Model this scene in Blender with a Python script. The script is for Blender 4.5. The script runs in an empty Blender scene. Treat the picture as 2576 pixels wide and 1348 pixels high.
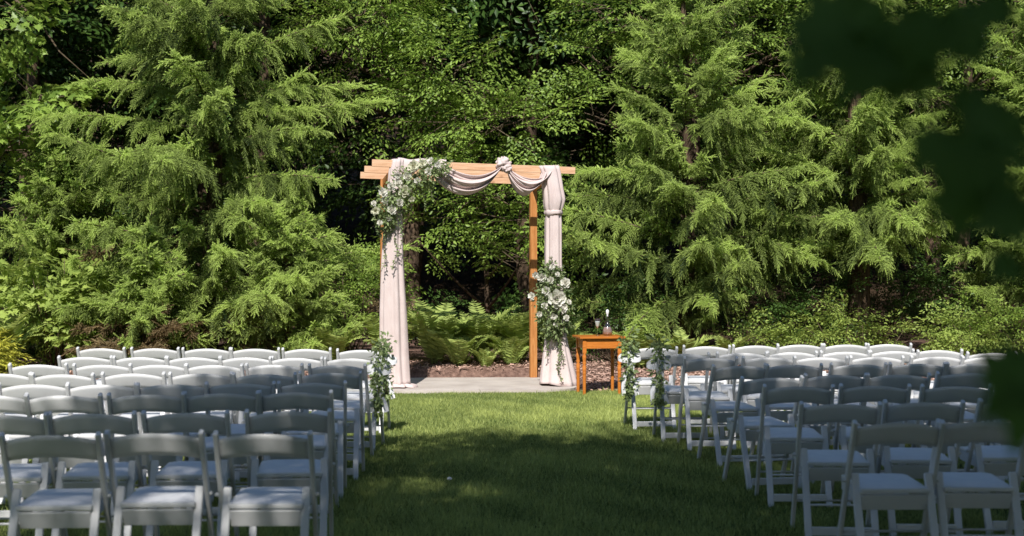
import bpy, bmesh, math, random
import numpy as np
from mathutils import Vector, Matrix

# ------------------------------------------------------------------ camera, sky, sun, exposure
sc = bpy.context.scene
COL = sc.collection
R = math.radians
F_PX, CX, HY, HC = 3576.0, 1287.5, 664.0, 1.57      # focal length / centre / horizon (2575 px wide picture), eye height

cam_d = bpy.data.cameras.new('camera')
cam = bpy.data.objects.new('camera', cam_d); COL.objects.link(cam)
cam.location = (0, 0, HC)
cam.rotation_euler = (R(90) - math.atan(10.0 / F_PX), 0, 0)
cam_d.sensor_width = 36; cam_d.lens = 50.0
cam_d.clip_start = 0.05; cam_d.clip_end = 2000
cam_d.dof.use_dof = True; cam_d.dof.focus_distance = 17.6; cam_d.dof.aperture_fstop = 2.8
sc.camera = cam

SUN_EL, SUN_AZ = 44.0, 7.0        # the sun stands behind the camera, a little to its left
w = bpy.data.worlds.new('World'); sc.world = w; w.use_nodes = True
nt = w.node_tree; nt.nodes.clear()
sky = nt.nodes.new('ShaderNodeTexSky'); sky.sky_type = 'NISHITA'; sky.sun_disc = False
sky.sun_elevation = R(SUN_EL); sky.sun_rotation = R(180 + SUN_AZ); sky.ozone_density = 2.6; sky.dust_density = .3
bg = nt.nodes.new('ShaderNodeBackground'); bg.inputs[1].default_value = 0.10
wo = nt.nodes.new('ShaderNodeOutputWorld')
nt.links.new(sky.outputs[0], bg.inputs[0]); nt.links.new(bg.outputs[0], wo.inputs[0])

sun_d = bpy.data.lights.new('sun', 'SUN'); sun = bpy.data.objects.new('sun', sun_d); COL.objects.link(sun)
sun_d.energy = 5.0; sun_d.angle = R(0.55); sun_d.color = (1.0, 0.96, 0.90)
SD = Vector((math.sin(R(SUN_AZ)) * math.cos(R(SUN_EL)), math.cos(R(SUN_AZ)) * math.cos(R(SUN_EL)), -math.sin(R(SUN_EL))))
sun.rotation_euler = SD.to_track_quat('-Z', 'Y').to_euler()
sun.location = (-3, -20, 30)

sc.view_settings.view_transform = 'Standard'; sc.view_settings.look = 'None'
sc.view_settings.exposure = 0.28; sc.view_settings.gamma = 1.0
sc.view_settings.use_curve_mapping = False
sc.render.engine = 'CYCLES'
sc.cycles.max_bounces = 6; sc.cycles.diffuse_bounces = 3; sc.cycles.glossy_bounces = 2
sc.cycles.transmission_bounces = 6; sc.cycles.transparent_max_bounces = 6
sc.cycles.use_denoising = True
sc.cycles.caustics_reflective = False; sc.cycles.caustics_refractive = False

# ------------------------------------------------------------------ helpers
rng = np.random.default_rng(7)
random.seed(7)

def at(x, y, Y):                      # a point of the place at depth Y
    s = F_PX / Y
    return Vector(((x - CX) / s, Y, HC - (y - HY) / s))

def link(name, data, parent=None):
    o = bpy.data.objects.new(name, data); COL.objects.link(o)
    if parent is not None: o.parent = parent
    return o

def tag(o, label=None, cat=None, group=None, kind=None):
    if label: o['label'] = label
    if cat: o['category'] = cat
    if group: o['group'] = group
    if kind: o['kind'] = kind
    return o

def empty(name, loc=(0, 0, 0), rz=0.0):
    o = link(name, None); o.location = loc; o.rotation_euler = (0, 0, rz); o.empty_display_size = 0.1
    return o

def np_mesh(name, V, F, mat, smooth=False, attrs=None):
    V = np.asarray(V, np.float32); F = np.asarray(F, np.int32)
    k = F.shape[1]; m = bpy.data.meshes.new(name)
    m.vertices.add(len(V)); m.vertices.foreach_set('co', V.ravel())
    m.loops.add(F.size); m.loops.foreach_set('vertex_index', F.ravel())
    m.polygons.add(len(F)); m.polygons.foreach_set('loop_start', np.arange(0, F.size, k, dtype=np.int32))
    if smooth: m.polygons.foreach_set('use_smooth', np.ones(len(F), bool))
    m.materials.append(mat)
    for an, av in (attrs or {}).items():
        a = m.attributes.new(an, 'FLOAT', 'POINT'); a.data.foreach_set('value', np.asarray(av, np.float32))
    m.update(calc_edges=True); m.validate()
    return m

def bm_mesh(name, bm, mat, smooth=False):
    m = bpy.data.meshes.new(name); bm.normal_update(); bm.to_mesh(m); bm.free()
    m.materials.append(mat)
    if smooth: m.polygons.foreach_set('use_smooth', [True] * len(m.polygons))
    return m

class Acc:                              # collects triangles
    def __init__(s): s.v = []; s.f = []; s.a = []; s.n = 0
    def add(s, V, F, a=None):
        V = np.asarray(V, float).reshape(-1, 3); F = np.asarray(F, int)
        s.v.append(V); s.f.append(F + s.n); s.n += len(V)
        s.a.append(np.zeros(len(V)) if a is None else np.broadcast_to(np.asarray(a, float), (len(V),)))
    def arrays(s): return np.concatenate(s.v), np.concatenate(s.f), np.concatenate(s.a)
    def mesh(s, name, mat, smooth=False):
        V, F, a = s.arrays(); return np_mesh(name, V, F, mat, smooth, {'tone': a})

def nrm(v): return v / np.maximum(np.linalg.norm(v, axis=-1, keepdims=True), 1e-9)

def frames(d, up):                      # columns: x = d, z ~ up
    x = nrm(d); y = nrm(np.cross(up, x)); z = np.cross(x, y)
    return np.stack([x, y, z], axis=-1)

def scatter(tv, tf, pos, Rm, scale):    # instances of a small template, baked
    n, k = len(pos), len(tv)
    V = np.einsum('nij,kj->nki', Rm, tv) * np.asarray(scale).reshape(-1, 1, 1) + pos[:, None, :]
    F = tf[None] + (np.arange(n) * k)[:, None, None]
    return V.reshape(-1, 3), F.reshape(-1, tf.shape[1])

def tube(pts, rad, n=8, cap=True):      # triangles
    pts = np.asarray(pts, float); rad = np.broadcast_to(np.asarray(rad, float), (len(pts),))
    t = np.gradient(pts, axis=0); t = nrm(t)
    up = np.array([0, 0, 1.0]) if abs(t[0][2]) < .9 else np.array([1.0, 0, 0])
    V = []
    for i in range(len(pts)):
        a = nrm(np.cross(up, t[i])); b = np.cross(t[i], a)
        ang = np.linspace(0, 2 * np.pi, n, endpoint=False)
        V.append(pts[i] + rad[i] * (np.cos(ang)[:, None] * a + np.sin(ang)[:, None] * b))
        up = b if abs(np.dot(up, t[i])) > .95 else up
    V = np.concatenate(V); F = []
    for i in range(len(pts) - 1):
        for j in range(n):
            p, q = i * n + j, i * n + (j + 1) % n
            F += [(p, q, q + n), (p, q + n, p + n)]
    if cap:
        e = (len(pts) - 1) * n
        for j in range(1, n - 1): F += [(0, j + 1, j), (e, e + j, e + j + 1)]
    return V, np.array(F)

def lathe(profile, n=20):               # profile [(r,z)]
    V = []; F = []
    for r, z in profile:
        a = np.linspace(0, 2 * np.pi, n, endpoint=False)
        V.append(np.stack([r * np.cos(a), r * np.sin(a), np.full(n, z)], -1))
    V = np.concatenate(V)
    for i in range(len(profile) - 1):
        for j in range(n):
            p, q = i * n + j, i * n + (j + 1) % n
            F += [(p, q, q + n), (p, q + n, p + n)]
    return V, np.array(F)

def bar(bm, a, b, wx, wy, side=(1, 0, 0), bev=0.004, seg=2):
    """bevelled bar from a to b; wx along 'side', wy across"""
    a, b = Vector(a), Vector(b); d = (b - a); L = d.length; d.normalize()
    x = Vector(side); x = (x - d * x.dot(d)).normalized(); y = d.cross(x)
    M = Matrix((x, y, d)).transposed().to_4x4(); M.translation = (a + b) / 2
    r = bmesh.ops.create_cube(bm, size=1.0, matrix=M @ Matrix.Diagonal((wx, wy, L, 1)))
    if bev > 0:
        es = list({e for v in r['verts'] for e in v.link_edges})
        bmesh.ops.bevel(bm, geom=es, offset=bev, segments=seg, affect='EDGES', profile=.6)

def one_bar(name, mat, *a, **k):
    bm = bmesh.new(); bar(bm, *a, **k); return bm_mesh(name, bm, mat)

# ------------------------------------------------------------------ materials
def new_mat(name):
    m = bpy.data.materials.new(name); m.use_nodes = True
    n = m.node_tree.nodes; l = m.node_tree.links
    p = n['Principled BSDF']; return m, n, l, p

def ramp(n, stops):
    r = n.new('ShaderNodeValToRGB'); e = r.color_ramp.elements
    while len(e) < len(stops): e.new(.5)
    for i, (pos, c) in enumerate(stops): e[i].position = pos; e[i].color = (*c, 1)
    return r

def noise_mat(name, stops, scale=6, detail=5, rough=.6, spec=.3, bump=0.0, bscale=40, stretch=(1, 1, 1), bdist=.01):
    m, n, l, p = new_mat(name)
    tc = n.new('ShaderNodeTexCoord'); mp = n.new('ShaderNodeMapping'); mp.inputs['Scale'].default_value = stretch
    l.new(tc.outputs['Object'], mp.inputs[0])
    no = n.new('ShaderNodeTexNoise'); no.inputs['Scale'].default_value = scale; no.inputs['Detail'].default_value = detail
    l.new(mp.outputs[0], no.inputs['Vector'])
    r = ramp(n, stops); l.new(no.outputs['Fac'], r.inputs[0]); l.new(r.outputs[0], p.inputs['Base Color'])
    p.inputs['Roughness'].default_value = rough; p.inputs['Specular IOR Level'].default_value = spec
    if bump:
        b2 = n.new('ShaderNodeTexNoise'); b2.inputs['Scale'].default_value = bscale; b2.inputs['Detail'].default_value = 6
        l.new(mp.outputs[0], b2.inputs['Vector'])
        bp = n.new('ShaderNodeBump'); bp.inputs['Strength'].default_value = bump; bp.inputs['Distance'].default_value = bdist
        l.new(b2.outputs['Fac'], bp.inputs['Height']); l.new(bp.outputs[0], p.inputs['Normal'])
    return m

def leaf_mat(name, dark, light, trans=.3, rough=.5, spec=.25, rnd=.55, ton=.55, obr=.2):
    """leaf colour varies leaf by leaf and from old (tone 0) to young growth (tone 1); on spruces tone also paints shade"""
    m, n, l, p = new_mat(name)
    g = n.new('ShaderNodeNewGeometry'); at_ = n.new('ShaderNodeAttribute'); at_.attribute_name = 'tone'
    ma = n.new('ShaderNodeMath'); ma.operation = 'MULTIPLY_ADD'
    l.new(g.outputs['Random Per Island'], ma.inputs[0]); ma.inputs[1].default_value = rnd
    mb = n.new('ShaderNodeMath'); mb.operation = 'MULTIPLY'; mb.inputs[1].default_value = ton
    l.new(at_.outputs['Fac'], mb.inputs[0]); l.new(mb.outputs[0], ma.inputs[2])
    oi = n.new('ShaderNodeObjectInfo'); mo = n.new('ShaderNodeMath'); mo.operation = 'MULTIPLY_ADD'
    l.new(oi.outputs['Random'], mo.inputs[0]); mo.inputs[1].default_value = obr; l.new(ma.outputs[0], mo.inputs[2])
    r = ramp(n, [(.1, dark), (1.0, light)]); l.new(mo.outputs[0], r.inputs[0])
    l.new(r.outputs[0], p.inputs['Base Color'])
    p.inputs['Roughness'].default_value = rough; p.inputs['Specular IOR Level'].default_value = spec
    tr = n.new('ShaderNodeBsdfTranslucent'); mx = n.new('ShaderNodeMixShader'); mx.inputs[0].default_value = trans
    hs = n.new('ShaderNodeHueSaturation'); hs.inputs['Hue'].default_value = .485; hs.inputs['Value'].default_value = 1.25
    l.new(r.outputs[0], hs.inputs['Color']); l.new(hs.outputs[0], tr.inputs[0])
    l.new(p.outputs[0], mx.inputs[1]); l.new(tr.outputs[0], mx.inputs[2])
    l.new(mx.outputs[0], n['Material Output'].inputs[0])
    return m

def wood_mat(name, c0, c1, c2, rough=.55, axis=0):
    st = [9, 9, 9]; st[axis] = .55
    m, n, l, p = new_mat(name)
    tc = n.new('ShaderNodeTexCoord'); mp = n.new('ShaderNodeMapping'); mp.inputs['Scale'].default_value = st
    l.new(tc.outputs['Object'], mp.inputs[0])
    no = n.new('ShaderNodeTexNoise'); no.inputs['Scale'].default_value = 5; no.inputs['Detail'].default_value = 7
    no.inputs['Distortion'].default_value = 1.2
    l.new(mp.outputs[0], no.inputs['Vector'])
    r = ramp(n, [(.3, c0), (.5, c1), (.72, c2)]); l.new(no.outputs['Fac'], r.inputs[0])
    vo = n.new('ShaderNodeTexNoise'); vo.inputs['Scale'].default_value = 3.2; l.new(tc.outputs['Object'], vo.inputs['Vector'])
    kr = ramp(n, [(.70, (1, 1, 1)), (.78, (.45, .33, .25))]); l.new(vo.outputs['Fac'], kr.inputs[0])
    mu = n.new('ShaderNodeMixRGB'); mu.blend_type = 'MULTIPLY'; mu.inputs[0].default_value = .8
    l.new(r.outputs[0], mu.inputs[1]); l.new(kr.outputs[0], mu.inputs[2]); l.new(mu.outputs[0], p.inputs['Base Color'])
    p.inputs['Roughness'].default_value = rough; p.inputs['Specular IOR Level'].default_value = .3
    bp = n.new('ShaderNodeBump'); bp.inputs['Strength'].default_value = .25; bp.inputs['Distance'].default_value = .004
    l.new(no.outputs['Fac'], bp.inputs['Height']); l.new(bp.outputs[0], p.inputs['Normal'])
    return m

M = {}
M['resin'] = noise_mat('white resin', [(.3, (.58, .585, .59)), (.7, (.67, .67, .675))], scale=5, rough=.38, spec=.45, bump=.05, bscale=60)
M['cushion'] = noise_mat('white vinyl', [(.3, (.68, .685, .70)), (.7, (.76, .76, .77))], scale=9, rough=.5, spec=.35, bump=.12, bscale=18)
M['steel'] = noise_mat('dull steel rod', [(.3, (.5, .5, .5)), (.7, (.62, .62, .62))], scale=20, rough=.4)
M['spruce'] = leaf_mat('spruce needles', (.009, .028, .009), (.52, .665, .175), trans=.22, rough=.55, rnd=.16, ton=.80, obr=.28)  # dark end stands for shade among the boughs as well as old needles
M['spruce_dead'] = leaf_mat('dry spruce twigs', (.10, .075, .04), (.30, .22, .11), trans=.15)
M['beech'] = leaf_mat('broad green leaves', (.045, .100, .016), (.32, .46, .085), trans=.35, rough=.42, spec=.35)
M['under'] = leaf_mat('broad leaves darkened for shade', (.022, .058, .013), (.085, .160, .032), trans=.32, rough=.42, spec=.35)  # leaf colour lowered to paint the shade of the wood
M['lime'] = leaf_mat('light shrub leaves', (.09, .165, .028), (.38, .48, .11), trans=.32, rough=.5)
M['gold'] = leaf_mat('golden thread foliage', (.20, .25, .03), (.56, .55, .08), trans=.25)
M['fern'] = leaf_mat('fern fronds', (.09, .15, .03), (.50, .60, .17), trans=.35, rough=.5)
M['maple'] = leaf_mat('maple leaves', (.045, .115, .022), (.12, .23, .045), trans=.42, rough=.45)
M['euc'] = leaf_mat('cut greenery', (.085, .130, .050), (.32, .40, .17), trans=.25)
M['petal'] = leaf_mat('cream petals', (.72, .70, .60), (.88, .87, .82), trans=.3, rough=.6)
M['petal2'] = leaf_mat('ivory petals', (.66, .66, .48), (.82, .82, .68), trans=.3, rough=.6)
M['grass'] = leaf_mat('grass blades', (.075, .135, .032), (.56, .63, .20), trans=.35, rough=.5)
M['bark'] = noise_mat('bark', [(.3, (.045, .032, .024)), (.55, (.11, .075, .05)), (.75, (.20, .14, .095))], scale=7, rough=.9, spec=.1, bump=.9, bscale=14, stretch=(3, 3, .6), bdist=.03)
M['twig'] = noise_mat('twig bark', [(.3, (.06, .045, .03)), (.7, (.16, .12, .08))], scale=10, rough=.9, spec=.1)
M['beam'] = wood_mat('pale planed pine', (.52, .29, .16), (.66, .40, .24), (.74, .50, .33))
M['post'] = wood_mat('orange stained pine', (.34, .130, .034), (.47, .195, .056), (.56, .275, .095), axis=2)
M['table'] = wood_mat('honey varnished wood', (.40, .125, .020), (.54, .175, .030), (.62, .225, .050), rough=.3)
M['cloth'] = noise_mat('blush gauze cloth', [(.3, (.68, .555, .53)), (.7, (.76, .645, .62))], scale=14, detail=8, rough=.85, spec=.1, bump=.25, bscale=160, stretch=(1, 1, .4))
def add_trans(m, f):
    n = m.node_tree.nodes; l = m.node_tree.links; p = n['Principled BSDF']; t = n.new('ShaderNodeBsdfTranslucent'); x = n.new('ShaderNodeMixShader')
    x.inputs[0].default_value = f; l.new(p.inputs['Base Color'].links[0].from_socket, t.inputs[0]); l.new(p.outputs[0], x.inputs[1]); l.new(t.outputs[0], x.inputs[2]); l.new(x.outputs[0], n['Material Output'].inputs[0])
add_trans(M['cloth'], .15)
M['ribbon'] = noise_mat('white ribbon', [(.3, (.72, .73, .76)), (.7, (.82, .82, .84))], scale=30, rough=.6)
M['pad'] = noise_mat('weathered concrete', [(.3, (.44, .385, .345)), (.7, (.58, .52, .47))], scale=3, detail=9, rough=.9, spec=.15, bump=.3, bscale=90)
M['soil'] = noise_mat('lawn soil', [(.35, (.030, .050, .012)), (.65, (.075, .100, .028))], scale=1.2, detail=8, rough=.95, spec=.05, bump=.6, bscale=60)
M['litter'] = noise_mat('leaf litter', [(.3, (.030, .022, .014)), (.6, (.075, .050, .032)), (.8, (.14, .085, .05))], scale=4, detail=9, rough=1, spec=.05, bump=.8, bscale=20, bdist=.05)
M['mulchbed'] = noise_mat('mulch', [(.3, (.11, .066, .052)), (.7, (.30, .19, .15))], scale=18, detail=8, rough=1, spec=.05, bump=.9, bscale=50, bdist=.03)
M['chip'] = leaf_mat('mulch chips', (.15, .085, .065), (.60, .40, .32), trans=0, rough=.9, spec=.05)

def glass_mat(name, col, glossy=1.0):
    m, n, l, p = new_mat(name); n.remove(p)
    t = n.new('ShaderNodeBsdfTransparent'); t.inputs[0].default_value = (*col, 1)
    g = n.new('ShaderNodeBsdfGlossy'); g.inputs['Roughness'].default_value = .03
    lw = n.new('ShaderNodeLayerWeight'); lw.inputs[0].default_value = .5
    f = n.new('ShaderNodeMath'); f.operation = 'MULTIPLY_ADD'; f.inputs[1].default_value = .18; f.inputs[2].default_value = .06; l.new(lw.outputs['Facing'], f.inputs[0])
    x = n.new('ShaderNodeMixShader'); l.new(f.outputs[0], x.inputs[0]); l.new(t.outputs[0], x.inputs[1]); l.new(g.outputs[0], x.inputs[2])
    l.new(x.outputs[0], n['Material Output'].inputs[0]); return m
M['glass'] = glass_mat('clear glass', (.93, .95, .95))
M['wine'] = noise_mat('pale rose wine', [(.3, (.36, .22, .18)), (.7, (.50, .33, .28))], scale=40, rough=.15)
M['sparkling'] = noise_mat('sparkling drink', [(.3, (.80, .80, .78)), (.7, (.88, .88, .86))], scale=40, rough=.2)

# ------------------------------------------------------------------ the ground
def sheet(name, poly_x, poly_y, zf, mat, kind='structure', smooth=True):
    X, Y = np.meshgrid(poly_x, poly_y); Z = zf(X, Y)
    V = np.stack([X, Y, Z], -1).reshape(-1, 3); nx, ny = len(poly_x), len(poly_y)
    i = (np.arange(ny - 1)[:, None] * nx + np.arange(nx - 1)).ravel()
    F = np.stack([i, i + 1, i + 1 + nx, i + nx], -1)
    o = link(name, np_mesh(name, V, F, mat, smooth)); return tag(o, kind=kind)

def bumps(X, Y, a, k, seed=0):
    r = np.random.default_rng(seed); z = 0
    for _ in range(6):
        fx, fy, ph = r.normal(0, k), r.normal(0, k), r.uniform(0, 6.28); z = z + np.sin(X * fx + Y * fy + ph)
    return a * z / 6

o = sheet('ground', [-700, 700], [-700, 700], lambda X, Y: 0 * X - .30, M['litter'])
tag(o, 'dark ground reaching to the horizon under lawn and wood', 'ground')
o = sheet('lawn', np.linspace(-45, 45, 60), np.linspace(-40, 18.6, 60), lambda X, Y: 0 * X, M['soil'])
tag(o, 'mown lawn under the chairs and along the aisle', 'lawn')

def bed_front(x):                       # where the grass ends and the mulch begins
    return 17.15 + .16 * np.sin(x * .9 + 1) + .22 * np.clip(np.abs(x + .4) - 1.6, 0, 3)
def bed_z(X, Y):
    d = Y - bed_front(X)
    q = np.abs((X + .66) / 1.54) ** 5 + np.abs((Y - 18.05 - .08 * (X + .66) / 1.48) / 1.03) ** 4.2
    return np.where((d < 0) | (q < 1), -.05, .015 + .17 * np.clip(d / 2.5, 0, 1) ** .7 + bumps(X, Y, .05, 2.2, 3) * np.clip(d, 0, 1))
o = sheet('mulch_bed', np.linspace(-16, 16, 160), np.linspace(16.6, 27, 70), bed_z, M['mulchbed'])
tag(o, 'reddish brown mulch bed under the trees and ferns', 'mulch bed')
def hill_z(X, Y):
    d = np.clip(Y - 25, 0, None)
    return .02 + 15 * (d / 40) ** 1.25 * np.where(d < 60, 1, 1) + bumps(X, Y, .25, .5, 5) * np.clip(d / 4, 0, 1)
o = sheet('woodland_hill', np.linspace(-60, 60, 50), np.linspace(24.5, 70, 40), hill_z, M['litter'])
tag(o, 'shaded leaf-covered hillside rising behind the trees', 'hillside')

# concrete pad under the arch
def make_pad():
    bm = bmesh.new(); n = 40; pts = []
    for i in range(n):
        a = 2 * math.pi * i / n
        ex = math.copysign(abs(math.cos(a)) ** .35, math.cos(a)); ey = math.copysign(abs(math.sin(a)) ** .45, math.sin(a))
        pts.append((-.66 + 1.48 * ex, 18.05 + .98 * ey + .08 * ex))
    vs = [bm.verts.new((x, y, .052)) for x, y in pts]; bm.faces.new(vs)
    r = bmesh.ops.extrude_face_region(bm, geom=bm.faces[:])
    for v in [g for g in r['geom'] if isinstance(g, bmesh.types.BMVert)]: v.co.z = .0
    bmesh.ops.recalc_face_normals(bm, faces=bm.faces)
    o = link('patio_pad', bm_mesh('patio_pad', bm, M['pad'])); tag(o, 'pale concrete pad under the draped arch', 'pad', kind='structure')
    return pts
PAD = make_pad()

# ------------------------------------------------------------------ chairs
def chair_meshes():
    m = {}
    def rail(s):
        bm = bmesh.new(); bar(bm, (s * .22, .215, .0), (s * .22, -.175, .785), .024, .040, bev=.009, seg=3); return bm_mesh('side_rail', bm, M['resin'])
    def rear(s):
        bm = bmesh.new(); bar(bm, (s * .187, -.232, .0), (s * .187, -.035, .505), .040, .024, bev=.008, seg=3); return bm_mesh('rear_leg', bm, M['resin'])
    m['rail'] = [rail(-1), rail(1)]; m['rear'] = [rear(-1), rear(1)]
    # curved back slat
    nx, nz = 17, 5; V = []
    for side in (0, 1):
        for k in range(nz):
            for i in range(nx):
                u = i / (nx - 1) * 2 - 1; v = k / (nz - 1)
                c = 1 - u * u
                z = (.648 + .022 * c) * (1 - v) + (.748 + .030 * c) * v
                y = -.175 + (.785 - z) * (.39 / .785) - .026 * c
                d = .008 * (1 if v not in (0, 1) else .55)
                V.append((u * .211, y + (d if side else -d), z))
    F = []
    def idx(s, k, i): return s * nx * nz + k * nx + i
    for k in range(nz - 1):
        for i in range(nx - 1):
            F.append((idx(0, k, i), idx(0, k, i + 1), idx(0, k + 1, i + 1), idx(0, k + 1, i)))
            F.append((idx(1, k, i), idx(1, k + 1, i), idx(1, k + 1, i + 1), idx(1, k, i + 1)))
    for i in range(nx - 1):
        F.append((idx(0, 0, i), idx(1, 0, i), idx(1, 0, i + 1), idx(0, 0, i + 1)))
        F.append((idx(0, nz - 1, i), idx(0, nz - 1, i + 1), idx(1, nz - 1, i + 1), idx(1, nz - 1, i)))
    for k in range(nz - 1):
        F.append((idx(0, k, 0), idx(0, k + 1, 0), idx(1, k + 1, 0), idx(1, k, 0)))
        F.append((idx(0, k, nx - 1), idx(1, k, nx - 1), idx(1, k + 1, nx - 1), idx(0, k + 1, nx - 1)))
    m['slat'] = np_mesh('backrest', V, F, M['resin'], True)
    # seat frame with apron
    bm = bmesh.new()
    bar(bm, (0, -.105, .425), (0, .285, .44), .352, .026, bev=.008)
    bar(bm, (-.166, -.078, .366), (.166, -.078, .366), .086, .016, side=(0, -.42, 1), bev=.004)
    bar(bm, (-.176, .270, .400), (.176, .270, .400), .05, .018, side=(0, 0, 1), bev=.004)
    for s in (-1, 1): bar(bm, (s * .168, -.088, .385), (s * .168, .262, .400), .016, .05, bev=.003)
    m['seat'] = bm_mesh('seat', bm, M['resin'])
    # cushion: a low pillow
    n = 13; V = []; F = []
    for j in range(n):
        for i in range(n):
            u, v = i / (n - 1) * 2 - 1, j / (n - 1) * 2 - 1
            e = (1 - abs(u) ** 5) * (1 - abs(v) ** 5)
            V.append((u * .166, .092 + v * .178, .4455 + .0075 * (v) + .017 * e ** .55 - .004 * (1 - u * u) * (1 - v * v)))
    for j in range(n - 1):
        for i in range(n - 1): F.append((j * n + i, j * n + i + 1, (j + 1) * n + i + 1, (j + 1) * n + i))
    m['cushion'] = np_mesh('cushion', V, F, M['cushion'], True)
    bm = bmesh.new(); bar(bm, (-.168, -.218, .062), (.168, -.218, .062), .048, .02, side=(0, 0, 1), bev=.005); m['stretch'] = bm_mesh('stretcher', bm, M['resin'])
    V, F = tube([(-.209, .125, .18), (.209, .125, .18)], .0065, 8); m['rod'] = np_mesh('front_rod', V, F, M['resin'])
    V, F = tube([(-.168, -.155, .20), (.168, -.155, .20)], .0065, 8); m['rod2'] = np_mesh('rear_rod', V, F, M['resin'])
    V, F = tube([(-.014, 0, 0), (-.004, 0, 0), (.010, 0, 0)], [.006, .011, .011], 10); m['bolt'] = np_mesh('pivot_bolt', V, F, M['steel'])
    return m
CM = chair_meshes()
def add_chair(x, y, rz, label, group):
    t = empty('folding_chair', (x, y, 0), rz); tag(t, label, 'chair', group)
    for k in (0, 1): link('side_rail', CM['rail'][k], t)
    for k in (0, 1): link('rear_leg', CM['rear'][k], t)
    link('backrest', CM['slat'], t); s = link('seat', CM['seat'], t); link('cushion', CM['cushion'], s)
    link('stretcher', CM['stretch'], t); link('front_rod', CM['rod'], t); link('rear_rod', CM['rod2'], t)
    for s_ in (-1, 1):
        b_ = link('pivot_bolt', CM['bolt'], t); b_.location = (s_ * .236, -.022, .468)
    return t

ORD = ['first', 'second', 'third', 'fourth', 'fifth', 'sixth', 'seventh', 'eighth']
# measured chair backs: (left post, right post, height in the picture); rows from the nearest one to the arch's
LEFT = [
 [(5, 592, 700), (677, 1285, 668), (1385, 1990, 670)],
 [(-250, 270, 570), (300, 815, 555), (895, 1430, 557), (1550, 2077, 540)],
 [(-310, 150, 436), (178, 637, 440), (670, 1130, 432), (1160, 1620, 416), (1676, 2136, 398)],
 [(-30, 395, 365), (412, 840, 367), (857, 1272, 362), (1300, 1722, 357), (1755, 2187, 350)],
 [(-185, 215, 291), (238, 612, 296), (645, 1042, 290), (1076, 1480, 290), (1508, 1887, 296), (1910, 2295, 279)],
 [(66, 420, 231), (450, 826, 236), (848, 1202, 235), (1222, 1580, 235), (1610, 1962, 235), (2012, 2370, 237)],
 [(376, 710, 181), (722, 1056, 186), (1070, 1406, 186), (1416, 1746, 190), (1757, 2095, 191), (2112, 2432, 200)],
 [(516, 816, 131), (846, 1146, 134), (1170, 1475, 136), (1490, 1792, 139), (1812, 2102, 141), (2188, 2480, 150)]]
RIGHT = [
 [(1515, 2060, 600), (2075, 2610, 592)],
 [(1205, 1710, 452), (1722, 2207, 430), (2262, 2750, 410)],
 [(953, 1400, 326), (1440, 1880, 325), (1922, 2372, 320), (2415, 2850, 318)],
 [(737, 1150, 292), (1168, 1577, 258), (1605, 1992, 258), (2000, 2395, 240), (2412, 2810, 236)],
 [(568, 935, 228), (955, 1332, 215), (1345, 1692, 208), (1712, 2066, 198), (2090, 2440, 195), (2455, 2800, 190)],
 [(425, 766, 188), (790, 1122, 183), (1145, 1475, 180), (1510, 1832, 177), (1850, 2170, 172), (2190, 2485, 174)],
 [(272, 590, 177), (640, 955, 162), (970, 1265, 157), (1300, 1580, 150), (1592, 1890, 141), (1902, 2210, 132), (2228, 2525, 165)],
 [(85, 385, 136), (440, 735, 117), (742, 1012, 109), (1026, 1296, 100), (1312, 1595, 96), (1602, 1872, 93)]]
AISLE = {}
def seat_rows(rows, kx, x0, ky, y0, side, aisle_right):
    for r, row in enumerate(rows):
        wmean = np.mean([(b - a) * kx for a, b, _ in row]) / .44
        for i, (a, b, y) in enumerate(row):
            sy = (y0 + y * ky - HY) / .785
            s = .5 * wmean + .5 * sy
            xc = x0 + (a + b) / 2 * kx
            Y = F_PX / s
            X = (xc - CX) / s
            k = (len(row) - 1 - i) if aisle_right else i
            yaw = R(random.uniform(-4, 4)) + (R(5) if (aisle_right and r < 4) else 0) + (R(8) if (not aisle_right and i == 0 and r in (3, 4)) else 0)
            X += random.uniform(-.012, .012); Y += random.uniform(-.03, .03)
            n = len(rows) - 1 - r
            lab = f'white folding chair {side}, {ORD[n]} row from arch, {ORD[k]} seat from aisle'
            c = add_chair(X + .17 * math.sin(yaw), Y + .17, yaw, lab, 'folding chairs set out in rows on the lawn')
            if k == 0: AISLE[(aisle_right, n)] = c
seat_rows(LEFT, .3905, 0, .3905, 825, 'across aisle from table', True)
seat_rows(RIGHT, .4009, 1542.5, .4009, 825, 'table side of aisle', False)

# ------------------------------------------------------------------ wedding arch
UX = np.array([.985, .174]); UY = np.array([-.190, .982])
arch = empty('wedding_arch', (-1.458, 17.53, .05), 0)
tag(arch, 'tall timber pergola arch draped with blush cloth and white flowers', 'arch')
AO = np.array([-1.458, 17.53])
def A(x, y, z):                        # arch coordinates to the place
    p = AO + UX * x + UY * y; return np.array([p[0], p[1], z])
yaw_arch = math.atan2(UX[1], UX[0])
SL = -.026                              # the beams run a little out of level
def beam_top(x, y): return 2.845 + SL * x - .065 * y
for (px, py) in ((0, 0), (2.0, 0), (0, 1.2), (2.0, 1.2)):
    h = beam_top(px, py) - .085 - .052
    o = link('post', one_bar('post', M['post'], (0, 0, 0), (0, 0, h), .092, .092, bev=.004), arch)
    p = A(px, py, 0); o.location = (p[0] - AO[0], p[1] - AO[1], .002); o.rotation_euler = (0, 0, yaw_arch)
for y, x0, x1 in ((-.028, -.27, 2.28), (.58, -.31, 2.22), (1.175, -.31, 2.20)):
    L = x1 - x0
    o = link('beam', one_bar('beam', M['beam'], (0, 0, 0), (L, 0, L * SL), .086, .042, side=(0, 0, 1), bev=.003), arch)
    p = A(x0, y, beam_top(x0, y) - .043); o.location = (p[0] - AO[0], p[1] - AO[1], p[2] - .05); o.rotation_euler = (0, 0, yaw_arch)
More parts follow.
